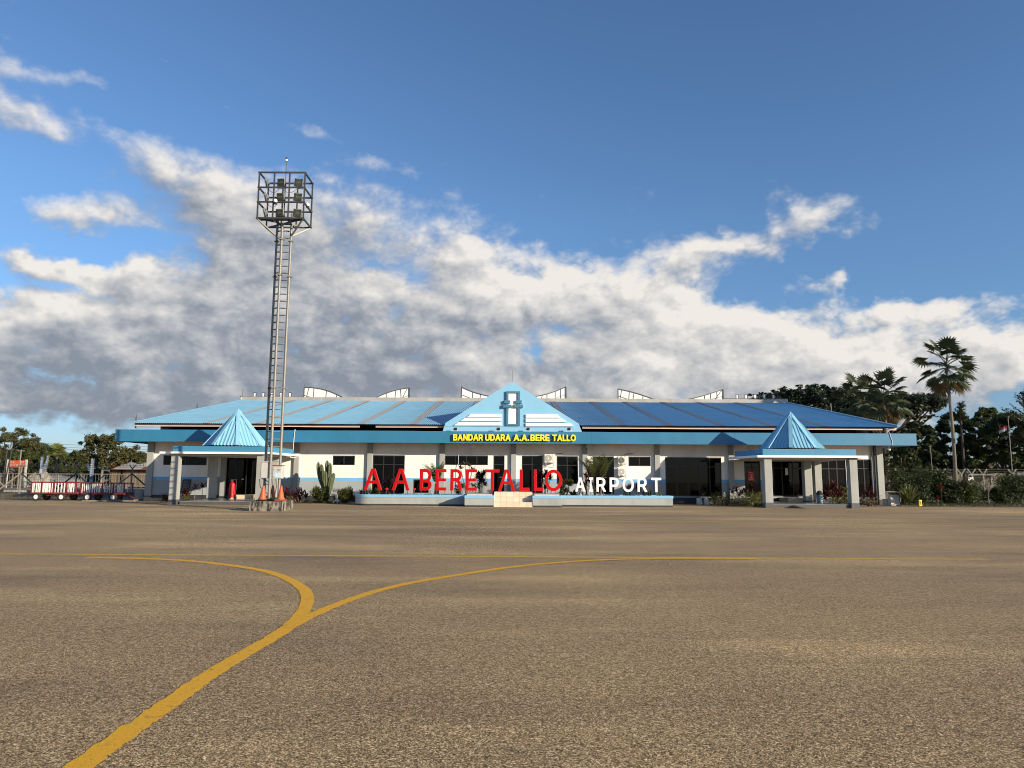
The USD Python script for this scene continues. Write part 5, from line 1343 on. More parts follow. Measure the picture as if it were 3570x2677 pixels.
# left porch plants
cordyline('red plant with yellow striped leaves right of the leftmost column', P2(646, 39.0, .18), [(0, 0, .45), (-.1, .1, .3), (.12, 0, .25)], 'leaf_red', 48, .42)
t = thing('striped_plant', 'yellow striped tuft at the foot of the red plant in the left porch', 'plant', P2(652, 38.6, .18))
obj('blades', rosette(P2(652, 38.6, .18), 26, .55, .035, r, (.1, 1.4), 1.0), 'leaf_lime', t)
cordyline('thin dark red plant before the bar grille', P2(681, 40.8, .18), [(0, 0, .62)], 'leaf_maroon', 49, .42, n=18)
cordyline('thin red plant on a pale stem beside the inner column', P2(706, 40.8, .18), [(0, 0, .72)], 'leaf_red', 50, .42, n=18)
cordyline('small dark red plant left of the leftmost column', P2(578, 39.8), [(0, 0, .25), (.15, 0, .15)], 'leaf_maroon', 51, .4)
# right porch plants
k6 = lambda z: 2550 + z / 4.424
cordyline('dark red plants of the flower bed left of the right porch', P2(k6(110), 40.2), [(-.35, 0, .75), (-.1, .1, .85), (.2, 0, .7), (.4, .1, .8), (.0, -.1, .6)], 'leaf_maroon', 61, .42, n=18)
cordyline('tall red plant before the red poster', P2(k6(320), 40.3), [(0, 0, 1.05), (.05, .05, .8), (-.1, 0, .65), (.3, 0, .55)], 'leaf_maroon', 62, .42, n=18)
shrub('flower_bed', 'low bed of yellow green striped leaves left of the right porch column', P2(k6(330), 39.6), 1.75, .62, 'leaf_lime', 63, 1000, .14, 18, cat='flower bed', aspect=.3)
shrub('flower_bed', 'pale orange leaves on the bed before the poster', P2(k6(400), 39.9), .8, .75, 'leaf_dry', 64, 250, .14, 8, cat='flower bed', aspect=.3)
shrub('flower_bed', 'dark green low bushes under the big window left of the right porch', P2(k6(-90), 40.6), 1.5, .6, 'leaf_shrub', 65, 1200, .08, 18, cat='flower bed')
for i, (z, h, lab) in enumerate(((-420, .95, 'dark potted bush before the big dark window, leftmost'), (-260, .9, 'dark bush before the big dark window, middle'), (-150, 1.0, 'dark bush with thin stems at the right of the big dark window'))):
    shrub('window_bush', lab, P2(k6(z), 42.1), .7, h, 'leaf_dark', 66 + i, 500, .08)
p0, p1 = P2(k6(-480), 41.6), P2(k6(-20), 41.6)
t = thing('stone_bench', 'long grey stone bench before the big dark window', 'bench', (p0 + p1) / 2)
obj('seat', rounded(p0[0], p1[0] - 1.4, 41.5, 41.85, .38, .45, .01), 'stone_pale', t)
for q in (p0[0] + .3, p1[0] - 1.8): obj('leg', MB().box(q - .12, q + .12, 41.53, 41.82, 0, .38), 'stone_pale', t)
cordyline('large bright red plant inside the right porch', P2(k6(1560), 39.6, .18), [(-.1, 0, .8), (.1, .1, 1.0), (.3, 0, .7), (-.3, 0, .5), (.45, .1, .5), (0, -.1, .4), (-.45, 0, .3), (.25, -.1, .35), (.6, 0, .3)], 'leaf_red', 71, .46, n=20, width=.085)
shrub('porch_shrub', 'lime green bush behind the large red plant of the right porch', P2(k6(1735), 40.2, .18), .5, 1.1, 'leaf_lime', 72, 420, .09)
shrub('porch_shrub', 'striped pale plant at the foot of the large red porch plant', P2(k6(1650), 39.2, .18), .9, .4, 'leaf_lime', 73, 300, .13, 10, aspect=.3)
k7 = lambda z: 2970 + z / 3.687
cordyline('red plant right of the last porch column', P2(k7(215), 40.6), [(-.15, 0, .7), (.1, .1, .95), (.3, 0, .6), (0, -.1, .5), (-.3, 0, .45)], 'leaf_red', 74, .42, n=18)
shrub('low_plant', 'pale dry plants below the red plant at the terminal corner', P2(k7(190), 40.3), 1.0, .45, 'leaf_dry', 75, 350, .10, 10)
cordyline('small dark plant in the shade right of the terminal corner', P2(k7(450), 43.2), [(0, 0, .75)], 'leaf_maroon', 76, .4)

# ------------------------------------------------------------------ right verge
p = P2(k7(545), 41.6)
t = thing('concrete_block', 'pale upright concrete block right of the terminal', 'block', p)
obj('block_body', rounded(p[0] - .26, p[0] + .26, 41.6, 41.9, 0, .62, .015), 'stone_pale', t)
p = P2(k7(480), 41.9)
t = thing('meter_box', 'small pale box on the ground at the terminal corner', 'box', p)
obj('box_body', rounded(p[0] - .28, p[0] + .28, 41.9, 42.2, 0, .34, .01), 'box_white', t)
obj('box_lid', MB().box(p[0] - .30, p[0] + .30, 41.88, 42.22, .342, .37), 'box_white', t)
obj('railing', MB().bar(at(3088, 1714, 43), at(3140, 1715, 43), .04).bar(at(3139, 1716, 43), at(3139, 1750, 43), .035).bar(at(3092, 1715, 43), at(3092, 1750, 43), .035), 'galvanised', None, label='short metal rail at the right terminal corner', cat='railing')
p = P2(k7(870), 40.9)
t = thing('yellow_marker', 'short yellow marker post at the apron edge', 'marker post', p)
obj('marker_post', rounded(p[0] - .085, p[0] + .085, 40.9, 41.0, 0, .36, .012), 'yellow_marker', t)
obj('marker_figure', MB().box(p[0] - .035, p[0] + .035, 40.892, 40.898, .1, .15).box(p[0] - .035, p[0] - .01, 40.892, 40.898, .15, .25).box(p[0] - .035, p[0] + .035, 40.892, 40.898, .25, .28), 'lettering_back', t)
o = P2(k7(720), 41.3); t = thing('striped_agave', 'large yellow green agave with striped leaves beside the yellow marker', 'agave', o, None)
r = np.random.default_rng(80)
for k in range(46):
    e = -.1 + 1.55 * (k / 46) ** .8
    obj('leaf', blade(o + (r.uniform(-.12, .12), r.uniform(-.1, .1), .25 if e > .3 else .12), k * 2.4 + r.uniform(-.2, .2), e, r.uniform(.8, 1.15) * (1 if e > .3 else .7), .10, .25 if e > .4 else 1.5, 5, .4), 'leaf_lime' if r.random() < .85 else 'leaf_dry', t)
vs = [(760, 43.6, 2.2, 1.9, 'leaf_dark', 'large dark leafy bush right of the agave', 3200), (1010, 45, 2.0, 2.3, 'leaf_mid', 'tall leafy bush before the tall palm, with bright leaves', 2600), (1180, 44.2, 1.7, 1.5, 'leaf_dark', 'dark bush with red flowers at the verge', 1800), (1350, 44, 1.9, 1.6, 'leaf_mid', 'yellow green bush at the foot of the tall palm', 2200), (1540, 44.4, 1.5, 1.3, 'leaf_dark', 'grey green bush before the twin Y posts', 1300),
      (1900, 44.0, 1.5, 1.3, 'leaf_dark', 'dark bush near the right edge, left of the pair', 1500), (2050, 44.3, 2.0, 2.0, 'leaf_dark', 'tall dark bush near the right edge of the picture', 2600), (2190, 45.0, 1.5, 2.1, 'leaf_olive', 'pale flowering shrub at the right edge of the picture', 1100), (620, 44.6, 1.6, 2.3, 'leaf_dark', 'dark shrub close behind the agave, by the fence', 1500), (900, 46.5, 2.0, 2.6, 'leaf_dark', 'dark spreading shrub behind the bushes, left of the palm', 1800)]
for i, (z, Y, w, h, mat_, lab, n) in enumerate(vs):
    shrub('verge_bush', lab, P2(k7(z), Y), w, h, mat_, 90 + i, int(n * 1.7), .14, 26, 'bushes on the right verge')
t = thing('small_tree', 'young bare tree with pale trunk on the right verge', 'tree', P2(k7(1745), 43.2))
o = P2(k7(1745), 43.2); m = MB().tube([o, o + (0, 0, .9)], [.03, .022], 6)
r = np.random.default_rng(82); tp = []
for k in range(9):
    q = o + (r.uniform(-.7, .7), r.uniform(-.4, .4), r.uniform(1.1, 1.8)); m.tube([o + (0, 0, .85), (o + (0, 0, .9) + q) / 2 + (0, 0, .05), q], [.025, .016, .008], 5); tp.append((*q, .25))
obj('trunk', m, 'bark_pale', t); obj('crown', clumps(tp, 260, .10, 83, 1, .9), 'leaf_olive', t)
for (z, zz_, h, lab) in ((1140, 44, .98, 'red flower head on the dark bush'), (1095, 43.4, .45, 'small red flower low on the verge')):
    o = P2(k7(z), zz_ - 1.0, h); t = thing('red_flower', lab, 'flower', o)
    obj('petals', rosette(o, 22, .26 if h > .5 else .15, .06, r, (0, 1.4), .5), 'flower_red', t)
    obj('flower_stem', MB().tube([(o[0], o[1], 0), o + (.02, 0, 0)], .012, 5), 'leaf_mid', t)
# low grass and litter on the verges
def tufts(n, x0, x1, y0, y1, seed, h):
    r = np.random.default_rng(seed); x = r.uniform(x0, x1, n); y = r.uniform(y0, y1, n); keep = meshkit.fbm(np.column_stack([x * .5, y * .7, np.zeros(n)]), 3, seed) > .42
    x, y = x[keep], y[keep]; n = len(x); a = r.uniform(0, 2 * PI, n); l = h * r.uniform(.4, 1.3, n); w = .012
    b = np.column_stack([x, y, np.full(n, -.01)]); s = np.column_stack([np.cos(a), np.sin(a), np.zeros(n)]) * w
    tip = b + np.column_stack([r.normal(0, .35, n) * l, r.normal(0, .35, n) * l, l])
    v = np.stack([b - s, b + s, tip], 1).reshape(-1, 3); return v, np.arange(n * 3).reshape(-1, 3)
obj('dry_grass', tufts(14000, 23.5, 50, 40.9, 47, 101, .16), 'grass_green', None, label='short grass on the right verge between the bushes', cat='grass', kind='stuff')
obj('dry_grass', tufts(6000, -14.2, -9.3, 40.3, 42.9, 102, .10), 'grass_dry', None, label='thin dry grass round the cactus bed', cat='grass', kind='stuff')
obj('dry_grass', tufts(26000, -75, -23.5, 44.0, 63, 103, .22), 'grass_dry', None, label='dry grass and weeds under the fence on the left', cat='grass', kind='stuff')
r = np.random.default_rng(104); n = 1500
c = np.column_stack([r.uniform(23, 55, n), 40.6 + np.abs(r.normal(0, .5, n)), np.full(n, .015)])
obj('leaf_litter', leaves(c, np.tile([0, 0, 1.], (n, 1)), .09, r, .6, .3), 'leaf_litter', None, label='dry fallen leaves along the right apron edge', cat='leaf litter', kind='stuff')
c = np.column_stack([r.uniform(-23, 23, 500), 39.9 + np.abs(r.normal(0, .25, 500)), np.full(500, .012)]); c[np.abs(c[:, 0]) < 10, 1] -= 2.4; c[:, 1] = np.minimum(c[:, 1], 41)
obj('leaf_litter', leaves(c, np.tile([0, 0, 1.], (500, 1)), .05, r, .6, .3), 'leaf_litter', None, label='small dry leaves scattered in front of the terminal', cat='leaf litter', kind='stuff')
# ------------------------------------------------------------------ palms and trees on the right
b = at(3332, 1690, 52); tpp = at(3299, 1282, 52)
fan_palm('tallest fan palm, standing free against the clouds on the right', (b[0], 52, 0), tpp, 2.05, 201, 27, .115, 2)
tpp = at(3080, 1392, 57); fan_palm('fan palm rising behind the right end of the terminal roof, nearer of two', (at(3092, 1690, 57)[0], 57, 0), tpp, 2.2, 202, 26, .13, 4)
tpp = at(2996, 1395, 62); fan_palm('fan palm half hidden behind its neighbour, nearer the terminal roof', (at(3000, 1690, 62)[0], 62, 0), tpp, 2.2, 203, 24, .13, 3)
# big rain tree of flat layered branches
def rain_tree():
    base = np.array([at(3085, 1640, 80)[0], 80, 0]); t = thing('rain_tree', 'huge dark rain tree with flat spreading layers behind the terminal', 'tree', base)
    r = np.random.default_rng(211); cl, ends_ = [], []
    pads = [(2690, 1375, 24), (2760, 1368, 30), (2840, 1352, 34), (2905, 1362, 34), (2960, 1395, 40), (3040, 1400, 36), (3150, 1400, 40), (3225, 1382, 26), (3270, 1375, 16), (3190, 1412, 26), (3130, 1440, 28), (3240, 1424, 18), (2890, 1420, 46), (2790, 1410, 44), (2710, 1410, 36), (2980, 1440, 40), (3050, 1370, 26), (2930, 1460, 40), (2650, 1390, 16), (3215, 1452, 20), (2850, 1465, 40), (3000, 1490, 36), (2640, 1420, 22), (2950, 1370, 26), (3100, 1380, 26)]
    for px, py, s in pads:
        for k in range(22):
            Y = 80 + r.uniform(-7, 7); c = at(px + r.normal(0, s * 1.15), py + abs(r.normal(0, s * .45)) - s * .25, Y); cl.append((*c, s / F0 * Y * r.uniform(.18, .45)))
        ends_.append(at(px, py + s * .3, 80 + r.uniform(-4, 4)))
    for k in range(300):
        px = r.uniform(2630, 3275); hi = np.interp(px, [2620, 2700, 2840, 2960, 3100, 3275], [1408, 1376, 1358, 1374, 1394, 1386]); lo = np.interp(px, [2620, 2800, 3000, 3150, 3280], [1432, 1500, 1515, 1440, 1402])
        c = at(px, r.uniform(hi, lo), 80 + r.uniform(-8, 8)); cl.append((*c, r.uniform(.5, 1.25)))
    fork = np.array([base[0], 80, 6.0]); m = MB().tube([base, (base + fork) / 2, fork], [.75, .6, .55], 10)
    for e in ends_:
        mid = fork * .45 + e * .55 + (0, 0, -.8); m.tube([fork - (0, 0, .3), mid, e], [.26, .15, .05], 6)
    obj('trunk', m, 'bark', t, smooth=50)
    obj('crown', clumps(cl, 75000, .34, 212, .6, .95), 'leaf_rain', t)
rain_tree()
# leafy trees behind the right fence
def layered(lab, px, py_top, py_bot, Y, halfpx, mat_, seed, n, leaf=.3, group='trees behind the right fence', flat=.62, k=150):
    r = np.random.default_rng(seed); base = np.array([at(px, 1690, Y)[0], Y, 0]); t = thing('leafy_tree', lab, 'tree', base, group)
    cl = []
    for i in range(k):
        u = r.uniform(-1, 1); v = r.random(); wd = halfpx * (1 - .75 * v ** 2.2)
        c = at(px + u * wd, py_bot + (py_top - py_bot) * v, Y + r.uniform(-2.5, 2.5)); cl.append((*c, halfpx / F0 * Y * r.uniform(.07, .17)))
    zt = at(px, py_top, Y)[2]; fork = base + (0, 0, zt * .3); m = MB().tube([base, fork], [.22, .17], 8)
    for c in cl[::12]:
        q = np.array(c[:3]); m.tube([fork - (0, 0, .1), fork * .5 + q * .5 + (0, 0, -.2), q], [.09, .06, .02], 5)
    obj('trunk', m, 'bark', t, smooth=50); obj('crown', clumps(cl, int(n * 1.9), leaf * .85, seed + 1, flat, .95), mat_, t)
layered('broad green tree with layered branches at the right edge', 3510, 1445, 1640, 60, 130, 'leaf_mid', 221, 9000)
layered('bushy tree with rounded top left of the one at the right edge', 3440, 1425, 1600, 66, 85, 'leaf_mid', 223, 6000)
layered('dark tree right behind the tall palm trunk', 3330, 1440, 1630, 62, 100, 'leaf_dark', 225, 8000)
layered('dark tree between the terminal end and the tall palm', 3200, 1475, 1640, 60, 95, 'leaf_dark', 227, 8000)
layered('low dark tree beside the terminal corner', 3140, 1545, 1660, 56, 70, 'leaf_dark', 229, 5000, .26)
layered('tree far right with olive leaves reaching out of the picture', 3640, 1420, 1640, 58, 130, 'leaf_mid', 231, 6000)
# feathery casuarina like top at the right edge and a small spray
def spray_tree(lab, px, py, Y, pxh, seed, n, name='feathery_tree'):
    r = np.random.default_rng(seed); tp_ = at(px, py, Y); base = np.array([tp_[0], Y, 0]); t = thing(name, lab, 'tree', base)
    s = pxh / F0 * Y; z0 = tp_[2] - s * 2.2; m = MB().tube([base, (base[0], Y, z0), tp_], [.14, .10, .03], 6)
    lf = []
    for k in range(n):
        z = z0 + (tp_[2] - z0) * r.random(); az = r.uniform(0, 2 * PI); l = s * r.uniform(.5, 1.2) * (1.1 - .5 * (z - z0) / (tp_[2] - z0)); e = r.uniform(.3, .75)
        q = np.array([base[0] + l * math.cos(az) * math.cos(e), Y + l * math.sin(az) * math.cos(e), z + l * math.sin(e)]); o = np.array([base[0], Y, z])
        m.tube([o, (o + q) / 2 + (0, 0, -.03 * l), q], [.03, .02, .008], 4)
        w = np.linspace(.3, 1, 14)[:, None]; lf.append(o * (1 - w) + q * w + r.normal(0, .05, (14, 3)))
    lf = np.vstack(lf); d = np.tile([0, 0, 1.], (len(lf), 1)); obj('trunk', m, 'bark', t); obj('crown', leaves(lf, d, .30, r, .3, .5), 'leaf_mid', t)
spray_tree('feathery tree with rising branches at the right edge', 3566, 1372, 56, 85, 241, 70)
spray_tree('small feathery treetop beside the tall palm trunk', 3345, 1408, 58, 26, 242, 22)
# dark mass beyond, so that no horizon shows between the trunks
def mass(lab, px0, px1, pyt, Y, mat_, seed, n, leaf, zmin=.3):
    r = np.random.default_rng(seed); cl = []
    for i in range(60):
        px = r.uniform(px0, px1); zt = at(px, pyt + r.normal(0, 8), Y)[2]; c = at(px, 1650, Y + r.uniform(-2, 2)); cl.append((c[0], c[1], r.uniform(zmin, zt), zt * .16))
    obj('undergrowth', clumps(cl, n, leaf, seed, .9, .9), mat_, None, label=lab, cat='undergrowth', kind='stuff')
mass('dark undergrowth and trees far behind the right fence', 3060, 3700, 1590, 72, 'leaf_dark', 251, 16000, .5)
mass('tangled green undergrowth behind the road on the left', -250, 560, 1635, 92, 'leaf_olive', 252, 12000, .5)
mass('darker hedge of bushes behind the left fence', -250, 480, 1655, 88, 'leaf_mid', 253, 7000, .4)
# ------------------------------------------------------------------ right fence: posts with forked tops, precast panels behind
def y_post(x, Y, h, mat_, w=.09, arm=.42):
    return MB().box(x - w / 2, x + w / 2, Y - w / 2, Y + w / 2, 0, h).bar((x, Y, h - .02), (x - arm * .75, Y, h + arm), w * .8).bar((x, Y, h - .02), (x + arm * .75, Y, h + arm), w * .8)
FR = thing('security_fence', 'wire fence with forked grey posts under the trees on the right', 'fence', (at(3400, 1690, 56)[0], 56, 0))
yfx = 54.0
for px in (2975 + 0, 3062, 3135, 3197, 3283, 3352, 3388, 3428, 3530, 3620): obj('post', y_post(at(px, 1660, yfx)[0], yfx, 1.9, 'post_grey'), 'post_grey', FR)
for a, b in (((3388, 1655), (3420, 1705)), ((3283, 1655), (3310, 1705)), ((3500, 1650), (3545, 1700))):
    p, q = at(*a, yfx), at(*b, yfx); q[2] = .02; obj('brace', MB().bar(p, q, .07), 'post_grey', FR)
wm = MB(); xa, xb = at(3062, 1660, yfx)[0], at(3640, 1660, yfx)[0]
for z in np.arange(.15, 1.9, .15): wm.bar((xa, yfx + .05, z), (xb, yfx + .05, z), .008)
for x in np.arange(xa, xb, .15): wm.bar((x, yfx + .055, .1), (x, yfx + .055, 1.9), .007)
for z, o in ((2.0, -.1), (2.15, -.2), (2.28, -.3), (2.0, .1), (2.15, .2), (2.28, .3)): wm.bar((xa, yfx + o, z), (xb, yfx + o, z), .01)
obj('wire_mesh', wm, 'wire', FR, kind='stuff')
GT = thing('pipe_gate', 'pale pipe frame of a gate in the right fence', 'gate', (at(3480, 1690, 53)[0], 53, 0))
g0, g1 = at(3376, 1655, 53), at(3465, 1655, 53)
obj('gate_frame', MB().bar(g0, g1, .05).bar((g1[0], 53, 0), g1, .06).bar((g1[0] + .12, 53, 0), g1 + (.12, 0, .1), .06).bar((g0[0], 53, 0), g0, .05), 'galvanised', GT)
WP = thing('panel_wall', 'grey precast concrete panel wall behind the right fence', 'wall', (at(3400, 1690, 64)[0], 64, 0))
x = at(3080, 1660, 64)[0]
while x < at(3680, 1660, 64)[0]:
    obj('wall_post', MB().box(x - .09, x + .09, 63.9, 64.1, 0, 2.15), 'post_grey', WP)
    for k in range(5): obj('wall_panel', MB().box(x + .1, x + 2.3, 63.96, 64.04, .42 * k + .004, .42 * k + .412), 'wall_panel', WP)
    x += 2.4
SG = thing('small_sign', 'small white sign board on a post at the right fence', 'sign', P2(3390, 52))
a, b = at(3375, 1674, 52), at(3393, 1664, 52); obj('board', MB().box(a[0], b[0], 51.97, 52, a[2], b[2]), 'poster_white', SG); obj('post', MB().box(b[0] - .05, b[0], 52.002, 52.05, 0, b[2]), 'post_grey', SG)
# flagpole with red and white flag
p = at(3532, 1690, 50); q = at(3514, 1450, 50)
t = thing('flagpole', 'thin white pole with a limp red and white flag before the trees on the right', 'flagpole', (p[0], 50, 0))
obj('pole', MB().tube([(p[0], 50, 0), (q[0], 50, q[2])], [.035, .025], 6), 'post_grey', t)
for k, (mat_, z0, z1) in enumerate((('flag_red', 1483, 1491), ('flag_white', 1491, 1500))):
    a, b = at(3510, z0, 50), at(3484, z1, 50); n = 10; s = np.linspace(0, 1, n); x = a[0] + (b[0] - a[0]) * s; y = 50 + .12 * np.sin(s * 9); dz = -.25 * s ** 1.5
    v = np.vstack([np.column_stack([x, y, a[2] + dz]), np.column_stack([x, y, b[2] + dz])]); i = np.arange(n - 1); obj('flag_stripe', (v, np.column_stack([i, i + n, i + n + 1, i + 1])), mat_, t)
for px, py0, Y, lab in ((3243, 1555, 53, 'thin grey pole before the dark trees, left of the tall palm'), ):
    a = at(px, py0, Y); t = thing('thin_pole', lab, 'pole', (a[0], Y, 0)); obj('pole_shaft', MB().tube([(a[0] + .05, Y, 0), a], [.035, .025], 6), 'post_grey', t); obj('pole_cap', MB().lathe([(0, .06), (.045, .03), (.045, -.02), (0, -.02)], a, 8), 'post_grey', t)

# ------------------------------------------------------------------ left background
tree('bushy_tree', 'tall loose tree with twiggy top at the left edge', (at(15, 1690, 92)[0], 92, 0), at(15, 1478, 92)[2], 3.4, 'leaf_olive', 301, 40, 6000, .30, .2, .35, group='trees beyond the left fence', clump_r=.20)
tree('bushy_tree', 'tree just inside the left edge, lower and greener', (at(60, 1690, 86)[0], 86, 0), at(60, 1555, 86)[2], 2.4, 'leaf_mid', 303, 26, 4500, .3, .16, .2, group='trees beyond the left fence')
tree('bushy_tree', 'round green tree left of the small palm', (at(118, 1690, 100)[0], 100, 0), at(118, 1541, 100)[2], 2.9, 'leaf_mid', 305, 34, 6500, .32, .2, .22, group='trees beyond the left fence')
tree('bushy_tree', 'dense dark green tree in the middle of the left background', (at(228, 1690, 98)[0], 98, 0), at(232, 1556, 98)[2], 2.5, 'leaf_mid', 307, 36, 7500, .3, .2, .12, group='trees beyond the left fence')
tree('bushy_tree', 'small dark tree right of the dense green tree', (at(270, 1690, 110)[0], 110, 0), at(270, 1562, 110)[2], 1.6, 'leaf_dark', 309, 18, 2600, .3, .14, .3, group='trees beyond the left fence')
tree('bushy_tree', 'tall tree with pale trunk and open olive crown next to the terminal', (at(352, 1690, 84)[0], 84, 0), at(352, 1503, 84)[2], 3.0, 'leaf_olive', 311, 36, 4600, .34, .13, .38, 'bark_pale', group='trees beyond the left fence', skew=(.3, 0), clump_r=.22, fork=.45)
tree('bushy_tree', 'lower pale green tree half hidden by the terminal eaves', (at(440, 1690, 88)[0], 88, 0), at(440, 1548, 88)[2], 2.2, 'leaf_olive', 313, 24, 3000, .3, .12, .3, 'bark_pale', group='trees beyond the left fence')
tree('bushy_tree', 'bare topped tree far behind the terminal roof', (at(614, 1690, 130)[0], 130, 0), at(613, 1427, 130)[2], 1.5, 'leaf_dark', 315, 16, 2400, .35, .15, .35, group=None)
r = np.random.default_rng(320)
base = np.array([at(197, 1690, 90)[0], 90, 0]); topq = at(197, 1575, 90)
t = thing('small_fan_palm', 'yellow green fan palm top among the trees on the left', 'palm tree', base)
obj('trunk', MB().tube([base, topq], [.14, .10], 8), 'palm_trunk', t)
for k in range(22): obj('frond', fan(topq, k * 2.4, 1.4 - 1.9 * k / 22, .6, .75, r), 'leaf_lime', t)
# security fence with braced posts
YF1 = 57.0
xq = [at(px, 1700, YF1)[0] for px in (-125, 69, 263, 457)]
FL = thing('security_fence', 'dark wire fence with braced posts and barbed wire on the left', 'fence', (xq[1], YF1, 0))
for i, x in enumerate(xq): obj('post', y_post(x, YF1, 2.0, 'post_dark', .08, .32), 'post_dark' if i % 2 == 0 else 'post_grey', FL)
for i, x in enumerate(xq):
    for s in (-1, 1): obj('brace', MB().bar((x, YF1 - .02, 1.62), (x + s * 1.55, YF1 - .02, .35), .085), 'post_cream' if (i + (s > 0)) % 2 else 'post_dark', FL)
for x in np.array(xq[:-1]) + (xq[1] - xq[0]) / 2: obj('brace', MB().bar((x - 1.2, YF1 + .02, .3), (x + .0, YF1 + .02, 1.5), .07).bar((x, YF1 + .02, 1.5), (x + .9, YF1 + .02, .6), .06), 'post_cream', FL)
wm = MB(); x0, x1 = xq[0] - 8, xq[-1] + 1.0
for z in np.arange(.1, 2.0, .17): wm.bar((x0, YF1 + .05, z), (x1, YF1 + .05, z), .010)
for x in np.arange(x0, x1, .17): wm.bar((x, YF1 + .06, .05), (x, YF1 + .06, 1.98), .009)
for z, o in ((2.12, -.1), (2.25, -.2), (2.12, .1), (2.25, .2)): wm.bar((x0, YF1 + o, z), (x1, YF1 + o, z), .012)
obj('wire_mesh', wm, 'wire', FL, kind='stuff')
s = np.linspace(0, 1, 900); coil = np.column_stack([x0 + (x1 - x0) * s, YF1 + .16 * np.cos(s * 520), 2.28 + .16 * np.sin(s * 520)])
obj('barbed_coil', MB().tube(coil, .010, 3, False), 'wire', FL)
# pale pipe railing beyond the road
YR2 = 80.0
RL = thing('pipe_railing', 'pale pipe railing along the far side of the road', 'railing', (at(200, 1690, YR2)[0], YR2, 0))
x0, x1 = at(-200, 1690, YR2)[0], at(540, 1690, YR2)[0]
for z in (1.58, .25): obj('rail', MB().bar((x0, YR2, z), (x1, YR2, z), .055), 'post_cream', RL)
x = x0
while x < x1: obj('railing_post', MB().box(x - .05, x + .05, YR2 + .03, YR2 + .13, 0, 1.6), 'post_cream', RL); x += 2.55
rb = MB()
for x in np.arange(x0, x1, .32): rb.bar((x, YR2, .28), (x, YR2, 1.55), .022)
obj('railing_bars', rb, 'post_grey', RL, kind='stuff')
# painted kerb along the road, and sandy shoulder
x = at(-150, 1712, 62)[0]; kb = thing('painted_kerb', 'low kerb painted in black and white along the left road', 'kerb', (x, 62, 0), kind='structure')
k = 0
while x < at(112, 1712, 62)[0]:
    obj('kerb_stone', MB().box(x + .01, x + .99, 62, 62.25, 0, .16), 'stone_pale' if k % 3 else 'post_dark', kb); x += 1.0; k += 1
# sign board
Yb = 82.0
a, b = at(33, 1629, Yb), at(90, 1605, Yb)
t = thing('notice_board', 'orange red notice board on two white posts at the left edge', 'sign', (a[0], Yb, 0))
obj('board', MB().box(a[0], b[0], Yb, Yb + .06, a[2], b[2]), 'sign_red', t)
for px in (27, 91): x = at(px, 1620, Yb)[0]; obj('post', MB().box(x - .09, x + .09, Yb - .05, Yb + .1, 0, b[2] + .1), 'box_white', t)
sm = MB(); r = np.random.default_rng(330); w_, h_ = b[0] - a[0], b[2] - a[2]
for row, n in ((.62, 7), (.18, 8)):
    for k in range(n):
        if r.random() < .2: continue
        x = a[0] + w_ * (.06 + .9 * k / n); z = a[2] + h_ * row
        sm.box(x, x + .05, Yb - .012, Yb - .002, z, z + h_ * .26)
        if r.random() < .7: sm.box(x + .052, x + .14, Yb - .012, Yb - .002, z + h_ * .2, z + h_ * .26)
        if r.random() < .6: sm.box(x + .052, x + .14, Yb - .012, Yb - .002, z, z + h_ * .05)
obj('worn_lettering', sm, 'flag_white', t)
# feather banners
def banner(px, pyt, pyb, Y, w, mat_, lab, lean=0.):
    a, b = at(px, pyt, Y), at(px, pyb, Y); t = thing('feather_banner', lab, 'banner', (a[0], Y, 0)); n = 14; s = np.linspace(0, 1, n)
    x = a[0] + lean * s; wv = w * (.45 + .55 * np.minimum(s * 3, 1)); y = Y + .05 * np.sin(s * 7); z = a[2] + (b[2] - a[2]) * s
    v = np.vstack([np.column_stack([x, y, z]), np.column_stack([x + wv, y + .04, z + .1 * (s < .1)])]); i = np.arange(n - 1)
    f = np.column_stack([i, i + 1, i + n + 1, i + n])
    obj('cloth', (v[:], f), mat_, t, smooth=True)
    obj('cloth_foot', MB().box(x[-1], x[-1] + w, Y - .01, Y, b[2] - .55, b[2]), 'flag_white', t)
    st = MB()
    for q in range(6): st.box(x[3] + w * .25, x[3] + w * .62, Y - .09, Y - .075, a[2] + (b[2] - a[2]) * (.25 + .11 * q), a[2] + (b[2] - a[2]) * (.31 + .11 * q))
    obj('worn_print', st, 'flag_white', t)
    obj('banner_pole', MB().tube([(x[-1] + w, Y + .06, 0), (a[0] + w * .8, Y + .06, a[2] + .05)], .025, 5), 'post_grey', t)
banner(317, 1600, 1670, 70, .34, 'flag_blue', 'blue and white feather banner standing behind the right baggage cart')
banner(142, 1594, 1634, 84, .30, 'flag_blue', 'small grey blue feather banner beside the notice board trees', .02)
banner(164, 1591, 1650, 84, .26, 'flag_blue', 'narrow leaning feather banner with a dark pole', -.45)
